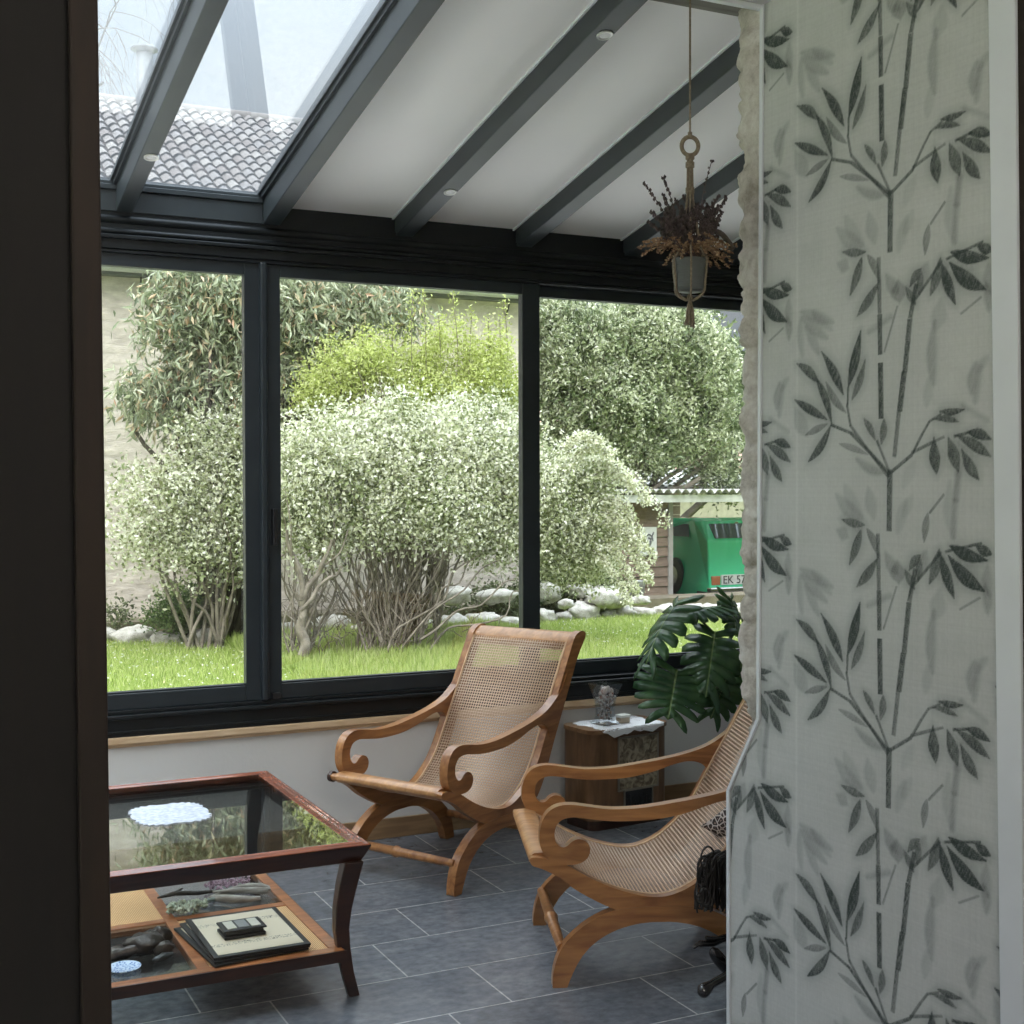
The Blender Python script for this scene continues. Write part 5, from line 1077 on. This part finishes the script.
g.hexa([(.16, f(za_)-.02, za_), (CWd-.16, f(za_)-.02, za_), (CWd-.16, f(za_)+.02, za_), (.16, f(za_)+.02, za_)], [(.24, f(zb_2)-.02, zb_2), (CWd-.24, f(zb_2)-.02, zb_2), (CWd-.24, f(zb_2)+.02, zb_2), (.24, f(zb_2)+.02, zb_2)]); g.build('rear_window', pbr('dark_car_glass', (.10, .11, .12), .08), car, bevel=.01)
for s in (0, 1):
    g = G(); xx = -.004 if s == 0 else CWd-.006
    g.add([(xx+.075*(1 if s == 0 else -1), .62, zbelt+.04), (xx+.075*(1 if s == 0 else -1), 1.9, zbelt+.04), (xx+.15*(1 if s == 0 else -1), 1.75, ztop-.06), (xx+.15*(1 if s == 0 else -1), .75, ztop-.06)], [(0, 1, 2, 3)]); g.build('side_window', MATS['dark_car_glass'], car)
g = G(); g.box(-.03, CWd+.03, -.09, .02, zbump-.09, zbump-.02); g.build('bumper', M['chrome'], car, bevel=.02)
g = G(); g.box(-.01, CWd+.01, -.05, .3, zb0-.02, zbump-.09); g.build('lower_panel', M['black'], car)
for x in (.03, CWd-.19):
    g = G(); g.box(x, x+.15, -.03, .02, zbump+.01, zbump+.14); g.build('tail_light', pbr('amber_red_lamp', (.42, .14, .07), .2), car, bevel=.008)
g = G(); g.box(.20, .72, -.035, .0, zbump+.01, zbump+.155); pl = g.build('number_plate', pbr('white_plate', (.72, .72, .70), .4), car, bevel=.004)
cu = bpy.data.curves.new('plate_text', 'FONT'); cu.body = 'EK 57'; cu.size = .165; cu.extrude = .002; to = bpy.data.objects.new('tmp', cu); C.objects.link(to)
dg = bpy.context.evaluated_depsgraph_get(); me = bpy.data.meshes.new_from_object(to.evaluated_get(dg)); bpy.data.objects.remove(to)
mw = Matrix.Translation((.215, -.038, zbump+.028)) @ Matrix.Rotation(PI/2, 4, 'X'); me.transform(mw); link('plate_text', me, M['black'], pl)
for x in (-.015, CWd-.185):
    for y in (.95, 3.0):
        g = G(); g.tube([(x, y, .29), (x+.20, y, .29)], .27, 24); w_ = g.build('wheel', M['black'], car, bevel=.02); g = G(); g.tube([(x-.005, y, .29), (x+.205, y, .29)], .15, 18); g.build('hubcap', M['chrome'], w_)
# ---------------- bucket
bp_ = at(637, 606, 14.9); g = G(); g.lathe([(.0001, .0), (.085, 0), (.12, .20), (.125, .21), (.115, .21), (.08, .02)], n=20); o = g.build('grey_bucket', pbr('grey_zinc_bucket', (.42, .44, .44), .5, metal=.3)); o.location = (bp_.x, 14.9, GZ+.18); tag(o, 'grey tapered pot standing behind the border stones in front of the shed', 'pot')

# ================================================================== shrubs and trees
def blob_points(rr, blobs, n, clumps, csize, shell=.5, flat=1.0):
    vol = np.array([b[3]*b[4]*b[5] for b in blobs])**(.75)*np.array([b[6] if len(b) > 6 else 1 for b in blobs]); vol /= vol.sum()
    k = rr.choice(len(blobs), clumps, p=vol); B = np.array([b[:6] for b in blobs])[k]
    d = rr.normal(size=(clumps, 3)); d /= np.linalg.norm(d, axis=1)[:, None]; r = shell+(1-shell)*rr.random(clumps)**.6
    Cc = B[:, :3]+d*B[:, 3:6]*r[:, None]
    ci = rr.integers(0, clumps, n); sp_ = rr.normal(size=(n, 3))*csize; sp_[:, 2] *= flat
    return Cc[ci]+sp_, Cc, ci
def pb(px, py, Y, rx, rz, ry=None, w=1.0):
    """ellipsoid centred where the photo shows it at depth Y, radii in pixels across / up"""
    p = at(px, py, Y); s = (p-Vector((0, 0, EYE))).dot(CF)/FPX
    return (p.x, p.y, p.z, rx*s, (ry if ry is not None else (rx+rz)/2*.8)*s, rz*s, w)
def foliage(name, parent, blobs, n, clumps, csize, L, Wd, mat, seed, droop=0.0, shell=.5, flat=1.0, horiz=0.0):
    q = np.random.default_rng(seed); P, Cc, ci = blob_points(q, blobs, n, clumps, csize, shell, flat)
    m = P[:, 2] > GZ+.05; P = P[m]; n = len(P)
    D, E_ = frame_dirs(q, n, -droop)
    if horiz:
        Nn = q.normal(size=(n, 3))*(1-horiz); Nn[:, 2] += horiz*1.6; Nn /= np.linalg.norm(Nn, axis=1)[:, None]; E_ = np.cross(Nn, D); E_ /= np.linalg.norm(E_, axis=1)[:, None]+1e-9
    Ln = q.uniform(.6, 1.35, n)*L; V, F = leaf_quads(P, D, E_, Ln, Ln*Wd)
    o = fast(name, V-np.array(parent.location)[None], F, mat, parent); return o, Cc
def branch_path(a, b, rng, sag=.0, wob=.06, n=5):
    a = Vector(a); b = Vector(b); L = (b-a).length
    pts = [a.lerp(b, i/n)+Vector((rng.uniform(-1, 1), rng.uniform(-1, 1), rng.uniform(-1, 1)))*L*wob*(1 if 0 < i < n else 0)+Vector((0, 0, sag*L*math.sin(PI*i/n))) for i in range(n+1)]
    return smooth_curve(pts, 3)
def stems(name, parent, segs, mat, rng, sides=6):
    g = G(); loc = Vector(parent.location)
    for a, b, r0, r1, sag in segs:
        p = [v-loc for v in branch_path(a, b, rng, sag)]; m = len(p); g.tube(p, [r0+(r1-r0)*i/(m-1) for i in range(m)], sides)
    return g.build(name, mat, parent)
bark = pbr('grey_brown_bark', (.26, .225, .18), .9, (.13, .11, .085), scale=14); bark_d = pbr('dark_bark', (.10, .085, .065), .9, (.05, .042, .033), scale=10)
R = random.Random(5)
# A. photinia-like shrub with long leaves
Y = 13.4; rt = at(232, 640, Y); A = empty('long_leaved_shrub', (rt.x, Y, GZ)); tag(A, 'tall shrub with long grey green leaves and orange young tips against the house wall', 'shrub')
lm = leafmat('long_grey_green_leaves', [(0, (.11, .14, .08)), (.25, (.22, .26, .15)), (.55, (.36, .40, .26)), (.85, (.54, .56, .40)), (.96, (.60, .44, .28)), (1, (.62, .40, .27))], .25, .45)
blobs = [pb(215, 320, Y, 48, 40), pb(262, 300, Y, 55, 34), pb(300, 330, Y, 52, 55), pb(345, 305, Y, 50, 26), pb(385, 300, Y+.2, 40, 18), pb(160, 325, Y-.1, 30, 22, w=.5), pb(195, 380, Y, 42, 34), pb(160, 405, Y-.2, 34, 16, w=.6), pb(178, 430, Y, 30, 14, w=.5), pb(230, 400, Y, 48, 36), pb(290, 385, Y, 40, 40), pb(410, 325, Y+.3, 18, 14, w=.4), pb(135, 385, Y-.2, 14, 8, w=.5), pb(225, 280, Y, 60, 18), pb(150, 300, Y, 16, 12, w=.4)]
_, Cc = foliage('leaves', A, blobs, 34000, 560, .11, .115, .25, lm, 2, droop=1.1, shell=.15)
stems('branches', A, [((rt.x, Y, GZ), tuple(Cc[i]), .05, .012, .06) for i in range(0, 40)], bark_d, R)
# B. big white variegated arching shrub (main)
Y = 11.6; rt = at(395, 665, Y); Bs = empty('variegated_shrub', (rt.x, Y, GZ)); tag(Bs, 'large arching shrub of tiny cream and green leaves on bare stems, centre of garden', 'shrub')
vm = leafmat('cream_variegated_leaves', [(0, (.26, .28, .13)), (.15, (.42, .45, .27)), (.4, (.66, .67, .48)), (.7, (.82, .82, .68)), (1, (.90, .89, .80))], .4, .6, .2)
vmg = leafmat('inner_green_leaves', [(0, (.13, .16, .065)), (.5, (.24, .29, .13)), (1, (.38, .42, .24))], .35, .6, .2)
blobs = [pb(330, 466, Y, 60, 56), pb(400, 458, Y, 70, 58), pb(465, 460, Y, 62, 54), pb(520, 480, Y, 50, 58), pb(350, 510, Y, 65, 46), pb(430, 500, Y-.2, 70, 48), pb(500, 530, Y, 50, 34), pb(560, 500, Y, 48, 50), pb(590, 535, Y, 34, 38), pb(585, 480, Y, 38, 26), pb(570, 556, Y+.2, 44, 28), pb(300, 500, Y, 40, 60), pb(480, 420, Y+.3, 46, 24), pb(602, 562, Y+.4, 22, 20)]
o_, Cc = foliage('leaves', Bs, blobs, 62000, 1300, .10, .042, .62, vm, 3, droop=.3, shell=.45)
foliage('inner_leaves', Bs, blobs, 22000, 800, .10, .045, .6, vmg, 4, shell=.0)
# sprays that arch out and hang to the right
q = np.random.default_rng(9); SP = []
def spray(a, b, drop, n, seed):
    r_ = random.Random(seed); a = Vector(a); b = Vector(b); cv = smooth_curve([a, a.lerp(b, .5)+Vector((0, 0, drop)), b], 10); return cv
sg = G(); LP = []; LD = []
for (x0, y0, x1, y1, dr) in ((590, 462, 634, 486, .12), (600, 490, 668, 522, .30), (598, 500, 652, 556, .22), (590, 520, 645, 570, .2), (600, 540, 636, 590, .12), (585, 480, 648, 500, .2), (596, 515, 640, 545, .15), (570, 460, 612, 452, .1), (592, 550, 628, 600, .1), (560, 450, 600, 440, .1), (600, 528, 650, 580, .12)):
    cv = spray(at(x0, y0, Y-.2), at(x1, y1, Y-.6), dr, 0, x0); sg.tube([v-Vector(Bs.location) for v in cv], .006, 5)
    for v in cv[4:]:
        for k in range(34 if x1 < 660 else 13): LP.append(v+Vector((R.gauss(0, .022), R.gauss(0, .04), R.gauss(-.014, .026))))
sg.build('arching_sprays', bark, Bs)
LP = np.array([tuple(v) for v in LP]); D, E_ = frame_dirs(q, len(LP), -.3); V, F = leaf_quads(LP, D, E_, q.uniform(.025, .05, len(LP)), q.uniform(.016, .03, len(LP))); fast('spray_leaves', V-np.array(Bs.location)[None], F, vm, Bs)
sgs = []
for bx0, by0, cnt in ((390, 662, 30), (300, 662, 16), (410, 655, 14), (370, 650, 12)):
    for k in range(cnt):
        a = at(bx0+R.uniform(-12, 12), by0+R.uniform(-6, 4), Y+R.uniform(-.15, .15)); a.z = GZ
        tx = bx0+R.gauss(0, 55)+10; b = at(max(285, min(tx, 560)), R.uniform(470, 560), Y+R.uniform(-.4, .4)); sgs.append((a, b, R.uniform(.006, .017), .004, R.uniform(.0, .10)))
for (x0, y0, x1, y1, r_) in ((420, 640, 515, 580, .014), (425, 625, 480, 555, .012), (303, 656, 302, 600, .055), (302, 600, 287, 530, .03), (304, 602, 332, 540, .028), (301, 610, 342, 566, .022), (430, 650, 540, 590, .012), (385, 660, 470, 560, .014), (300, 640, 348, 530, .014), (400, 650, 500, 560, .012)): sgs.append((at(x0, y0, Y-.3), at(x1, y1, Y-.3), r_, r_*.5, .05))
stems('bare_stems', Bs, sgs, bark, R)
# fine twigs near the base
tw = []
for k in range(260):
    x0 = R.choice((R.gauss(385, 34), R.gauss(310, 20), R.gauss(400, 30))); y0 = R.uniform(600, 662); a = at(x0, y0, Y+R.uniform(-.3, .3)); b = a+Vector((R.uniform(-.28, .28), R.uniform(-.2, .2), R.uniform(.05, .45))); 
    if a.z > GZ: tw.append((a, b, .005, .002, 0))
stems('fine_twigs', Bs, tw, bark, R, 4)
# B2. left white shrub behind the stones
Y = 13.0; rt = at(205, 640, Y); B2_ = empty('variegated_shrub', (rt.x, Y, GZ)); tag(B2_, 'airy cream and green leaved shrub at the left, behind the border stones', 'shrub')
blobs = [pb(215, 440, Y, 40, 34), pb(170, 490, Y, 50, 38, w=.8), pb(225, 500, Y, 42, 44), pb(150, 530, Y, 44, 32, w=.6), pb(200, 545, Y, 44, 26), pb(235, 560, Y, 20, 28, w=.6), pb(128, 550, Y, 24, 20, w=.4), pb(255, 430, Y, 30, 36), pb(180, 580, Y, 40, 14, w=.25), pb(120, 480, Y, 20, 20, w=.15)]
_, Cc = foliage('leaves', B2_, blobs, 15000, 620, .085, .046, .62, vm, 13, droop=.2, shell=.2)
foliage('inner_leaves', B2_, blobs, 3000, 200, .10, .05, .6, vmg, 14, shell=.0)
stems('bare_stems', B2_, [((rt.x+R.uniform(-.2, .2), Y, GZ), tuple(Cc[i]), .022, .005, .06) for i in range(16)], bark, R)
# small dark clipped shrub
Y = 13.6; rt = at(190, 640, Y); b3 = empty('low_green_shrub', (rt.x, Y, GZ)); tag(b3, 'low dark green shrub behind the stones at the left of the garden', 'shrub')
foliage('leaves', b3, [pb(190, 605, Y, 34, 22), pb(170, 618, Y, 26, 14), pb(212, 612, Y, 22, 18)], 7000, 400, .05, .045, .45, leafmat('mid_green_small_leaves', [(0, (.05, .09, .03)), (.5, (.12, .19, .06)), (1, (.24, .32, .12))], .3), 15, shell=.3)
stems('bare_stems', b3, [((rt.x, Y, GZ), (rt.x+R.uniform(-.3, .3), Y+R.uniform(-.2, .2), GZ+.4), .015, .006, 0) for i in range(8)], bark_d, R)
# ground cover in front of the wall at the right of the centre post
Y = 14.3; rt = at(570, 600, Y); b4 = empty('ground_cover_shrub', (rt.x, Y, GZ)); tag(b4, 'low dark green shrub under the arching branches, behind the stones right of the window post', 'shrub')
foliage('leaves', b4, [pb(560, 575, Y, 30, 28), pb(600, 585, Y, 30, 18), pb(540, 590, Y, 24, 20), pb(500, 600, Y, 30, 12), pb(450, 600, Y, 26, 10, w=.4), pb(120, 618, Y, 16, 10, w=.5)], 11000, 500, .07, .055, .5, leafmat('dark_mixed_leaves', [(0, (.045, .06, .025)), (.5, (.13, .16, .07)), (1, (.30, .33, .18))], .3), 16, shell=.2)
# C. yellow green shrub
Y = 12.7; rt = at(400, 640, Y); c5 = empty('yellow_green_shrub', (rt.x, Y, GZ)); tag(c5, 'fresh yellow green shrub rising behind the big cream leaved shrub', 'shrub')
ym = leafmat('yellow_green_leaves', [(0, (.28, .32, .08)), (.35, (.48, .55, .17)), (.75, (.66, .70, .30)), (1, (.76, .78, .44))], .45, .6, .2)
blobs = [pb(345, 375, Y, 42, 36), pb(372, 362, Y, 30, 30), pb(320, 395, Y, 26, 22), pb(420, 370, Y+.2, 36, 34, w=.8), pb(450, 345, Y+.2, 28, 30, w=.5), pb(440, 400, Y, 50, 22), pb(485, 375, Y, 30, 36), pb(470, 400, Y, 40, 24), pb(505, 395, Y, 20, 30), pb(495, 350, Y, 14, 22, w=.6), pb(410, 400, Y, 34, 24)]
_, Cc = foliage('leaves', c5, blobs, 36000, 1100, .07, .044, .42, ym, 17, shell=.1)
g = G(); LPs = []
for x, y0, y1 in ((413, 340, 292), (426, 345, 290), (455, 350, 294), (504, 350, 302), (470, 345, 312), (488, 350, 318), (393, 345, 325), (330, 360, 340), (360, 345, 328), (440, 350, 316), (500, 345, 320)):
    a, b = at(x, y0+50, Y), at(x+R.uniform(-3, 3), y1, Y); cv = smooth_curve([a, a.lerp(b, .5)+Vector((R.uniform(-.05, .05), 0, 0)), b], 8); g.tube([v-Vector(c5.location) for v in cv], .005, 5)
    for v in cv:
        for k in range(10): LPs.append(tuple(v+Vector((R.gauss(0, .028), R.gauss(0, .028), R.gauss(0, .03)))))
for i in range(50): p = [v-Vector(c5.location) for v in branch_path((rt.x+R.uniform(-.4, .4), Y, GZ), tuple(Cc[i]), R, .03)]; g.tube(p, [.018-.012*k/(len(p)-1) for k in range(len(p))], 5)
g.build('shoots', bark, c5)
LPs = np.array(LPs); D, E_ = frame_dirs(q, len(LPs), .6); V, F = leaf_quads(LPs, D, E_, q.uniform(.03, .055, len(LPs)), q.uniform(.014, .022, len(LPs))); fast('shoot_leaves', V-np.array(c5.location)[None], F, ym, c5)
# D. large pale topped tree at the right
Y = 15.6; rt = at(596, 610, Y); tr = empty('pale_leaved_tree', (rt.x, Y, GZ)); tag(tr, 'large round tree with pale tufted green foliage filling the right window', 'tree')
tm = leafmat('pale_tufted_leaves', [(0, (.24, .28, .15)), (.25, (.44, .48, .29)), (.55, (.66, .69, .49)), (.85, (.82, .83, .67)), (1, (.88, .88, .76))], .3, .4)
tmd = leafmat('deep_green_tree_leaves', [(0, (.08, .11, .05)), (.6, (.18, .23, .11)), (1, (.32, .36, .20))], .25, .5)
blobs = [pb(575, 345, Y, 55, 48), pb(640, 345, Y, 58, 50), pb(690, 365, Y, 50, 48), pb(560, 400, Y, 46, 44), pb(620, 405, Y-.2, 55, 44), pb(685, 420, Y, 48, 44), pb(590, 440, Y, 40, 26), pb(640, 450, Y, 46, 26), pb(715, 430, Y, 26, 44), pb(720, 475, Y, 30, 20), pb(545, 335, Y, 30, 40), pb(660, 320, Y, 50, 18), pb(600, 465, Y, 40, 22)]
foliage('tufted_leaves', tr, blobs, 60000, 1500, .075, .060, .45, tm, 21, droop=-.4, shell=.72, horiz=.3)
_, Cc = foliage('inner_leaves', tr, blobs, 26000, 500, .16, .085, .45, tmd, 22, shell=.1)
sg_ = [(at(600, 600, Y), at(604, 540, Y), .09, .08, 0), (at(604, 545, Y), at(640, 506, Y), .08, .06, .02), (at(640, 506, Y), at(700, 478, Y-.3), .06, .03, .05), (at(610, 530, Y), at(650, 490, Y), .06, .03, .04), (at(640, 508, Y), at(740, 462, Y), .04, .02, .08), (at(604, 545, Y), at(580, 440, Y), .08, .04, 0), (at(640, 506, Y), at(690, 430, Y), .05, .02, .02)]
sg_ += [(at(604, 545, Y), tuple(Cc[i]), .04, .01, .05) for i in range(26)]
stems('trunk', tr, sg_, bark, R, 8)
# E. trees behind, right
Y = 23.0; rt = at(640, 600, Y); t2 = empty('background_tree', (rt.x, Y, GZ)); tag(t2, 'dull green tree standing behind the shed, just visible past the pale tree', 'tree')
_, Cc = foliage('leaves', t2, [pb(600, 380, Y, 70, 60), pb(560, 330, Y, 50, 30), pb(660, 400, Y, 60, 60), pb(740, 400, Y, 60, 50), pb(570, 470, Y, 50, 60), pb(690, 350, Y, 40, 30)], 16000, 500, .25, .16, .5, tmd, 23, shell=.2)
stems('trunk', t2, [((rt.x, Y, GZ), tuple(Cc[i]), .14, .02, .0) for i in range(8)], bark_d, R)
# F. bare tree behind the roof
Y = 30.0; bt = empty('bare_tree', (at(-40, 200, Y).x, Y, GZ)); tag(bt, 'bare winter tree with fine arching twigs above the tiled roof at top left', 'tree')
g = G(); bl = Vector(bt.location); R2 = random.Random(31)
def bare(a, d, L, r, depth):
    pts = [a]; dd = d.normalized(); v = a
    for k in range(5): dd = (dd+Vector((R2.uniform(-.2, .2), R2.uniform(-.15, .15), R2.uniform(-.20, .12)-.07*(4-depth if depth < 3 else 0)))).normalized(); v = v+dd*L/5; pts.append(v)
    g.tube([p-bl for p in pts], [r*(1-.12*k) for k in range(6)], 5 if depth > 2 else 3, cap=False)
    if depth > 0:
        for k in range(4 if depth > 1 else 5):
            p = pts[R2.randint(1, 5)]; nd = (dd+Vector((R2.uniform(-.9, .9), R2.uniform(-.5, .5), R2.uniform(-.5, .7)))).normalized(); bare(p, nd, L*R2.uniform(.55, .8), r*.52, depth-1)
base = Vector((bt.location.x, Y, GZ)); g.tube([base-bl, Vector((0, 0, 7))], [.35, .24], 10)
for k in range(7): bare(base+Vector((0, 0, 6.5+R2.uniform(0, 1.5))), Vector((R2.uniform(-.8, .7), R2.uniform(-.4, .2), R2.uniform(.25, 1))), 4.0, .07, 4)
g.build('trunk_and_twigs', pbr('bare_twig_bark', (.10, .085, .07), .9, (.07, .06, .05)), bt)

# ================================================================== light and camera
w = bpy.data.worlds.new('overcast_sky'); bpy.context.scene.world = w; w.use_nodes = True; nt = w.node_tree; nt.nodes.clear(); L = nt.links.new
out = N(nt, 'ShaderNodeOutputWorld'); bg = N(nt, 'ShaderNodeBackground'); tc = N(nt, 'ShaderNodeTexCoord'); se = N(nt, 'ShaderNodeSeparateXYZ'); L(tc.outputs['Generated'], se.inputs[0])
nz = N(nt, 'ShaderNodeTexNoise', i_Scale=2.2, i_Detail=6, i_Roughness=.55); L(tc.outputs['Generated'], nz.inputs['Vector'])
cr = N(nt, 'ShaderNodeValToRGB'); cr.color_ramp.elements[0].position = .38; cr.color_ramp.elements[0].color = (.62, .74, .88, 1); cr.color_ramp.elements[1].position = .62; cr.color_ramp.elements[1].color = (.90, .92, .95, 1); L(nz.outputs[0], cr.inputs[0])
pw = N(nt, 'ShaderNodeMath', operation='POWER', use_clamp=True); pw.inputs[1].default_value = 3.0; mr = N(nt, 'ShaderNodeMapRange'); mr.inputs['From Min'].default_value = .0; mr.inputs['From Max'].default_value = 1; mr.inputs['To Min'].default_value = SKY_LO; mr.inputs['To Max'].default_value = SKY_HI; ab_ = N(nt, 'ShaderNodeMath', operation='MAXIMUM'); ab_.inputs[1].default_value = 0; L(se.outputs[2], ab_.inputs[0]); L(ab_.outputs[0], pw.inputs[0]); L(pw.outputs[0], mr.inputs[0])
L(cr.outputs[0], bg.inputs[0]); L(mr.outputs[0], bg.inputs[1]); L(bg.outputs[0], out.inputs[0])
sun = bpy.data.lights.new('sun', 'SUN'); sun.energy = SUN_E; sun.angle = math.radians(25); sun.color = (1, .96, .9); so = bpy.data.objects.new('hazy_sun', sun); C.objects.link(so); so.rotation_euler = (math.radians(48), 0, math.radians(-50))
so['kind'] = 'structure'
def area(name, loc, rot, sx, sy, e, col=(1, 1, 1)):
    l = bpy.data.lights.new(name, 'AREA'); l.shape = 'RECTANGLE'; l.size = sx; l.size_y = sy; l.energy = e; l.color = col; o = bpy.data.objects.new(name, l); C.objects.link(o); o.location = loc; o.rotation_euler = rot; return o
def fill_ceiling_lamp(loc, e, lab, r=.16, col=(1, .93, .84), grp='round fill lamps added out of sight behind the camera'):  # unseen lamps added to fill the living room with light
    t = empty('fill_ceiling_lamp', loc); tag(t, lab, 'lamp', grp)
    g = G(); g.lathe([(.0001, 0), (r*.7, 0), (r*.7, -.02), (.0001, -.02)], n=28); g.build('base', M['white_trim'], t)
    m, nt, out = nodes('fill_lamp_glass_%d' % len(MATS)); em = N(nt, 'ShaderNodeEmission'); em.inputs[0].default_value = (*col, 1); em.inputs[1].default_value = e/(PI*4*PI*r*r*.6); nt.links.new(em.outputs[0], out.inputs[0])
    g = G(); g.lathe([(r*.7, -.02), (r*.98, -.05), (r, -.09), (r*.8, -.13), (r*.4, -.15), (.0001, -.155)], n=28); g.build('opal_shade', m, t)
fill_ceiling_lamp((.55, -1.6, 2.79), 45, 'round opal ceiling lamp added as unseen fill light behind the camera')
fill_ceiling_lamp((.75, .9, 2.79), 12, 'round opal ceiling lamp added as unseen fill light behind the camera')
# standing uplighter added as fill light in the unseen left end of the veranda
fl_ = empty('fill_floor_lamp', (-.75, 4.3, 0)); tag(fl_, 'unseen standing uplighter added as fill light at the left end of the veranda', 'lamp')
g = G(); g.lathe([(.0001, 0), (.14, 0), (.14, .02), (.02, .03), (.0001, .03)], n=28); g.build('base', M['black'], fl_)
g = G(); g.tube([(0, 0, .03), (0, 0, 1.72)], .012, 12); g.build('pole', M['black'], fl_)
g = G(); g.lathe([(.02, 1.70), (.10, 1.74), (.17, 1.82), (.165, 1.825), (.095, 1.75), (.0001, 1.73)], n=28); g.build('bowl_shade', M['white_trim'], fl_)
pl_ = bpy.data.lights.new('fill_uplight_bulb', 'SPOT'); pl_.energy = UP_E; pl_.color = (1, .95, .88); pl_.spot_size = math.radians(150); pl_.spot_blend = .8; pl_.shadow_soft_size = .12
po = bpy.data.objects.new('fill_uplight_bulb', pl_); C.objects.link(po); po.parent = fl_; po.location = (0, 0, 1.84); po.rotation_euler = (PI, 0, 0)

cam = bpy.data.cameras.new('camera'); cam.sensor_width = 36; cam.lens = FPX/1024*36; cam.clip_start = .05; cam.clip_end = 300
co = bpy.data.objects.new('camera', cam); C.objects.link(co)
mt = Matrix((CR, CU, -CF)).transposed().to_4x4(); mt.translation = Vector((0, 0, EYE)); co.matrix_world = mt
sc_ = bpy.context.scene; sc_.camera = co
sc_.view_settings.view_transform = 'Standard'; sc_.view_settings.look = 'None'; sc_.view_settings.gamma = 1; sc_.view_settings.exposure = EXPO; sc_.view_settings.use_curve_mapping = False
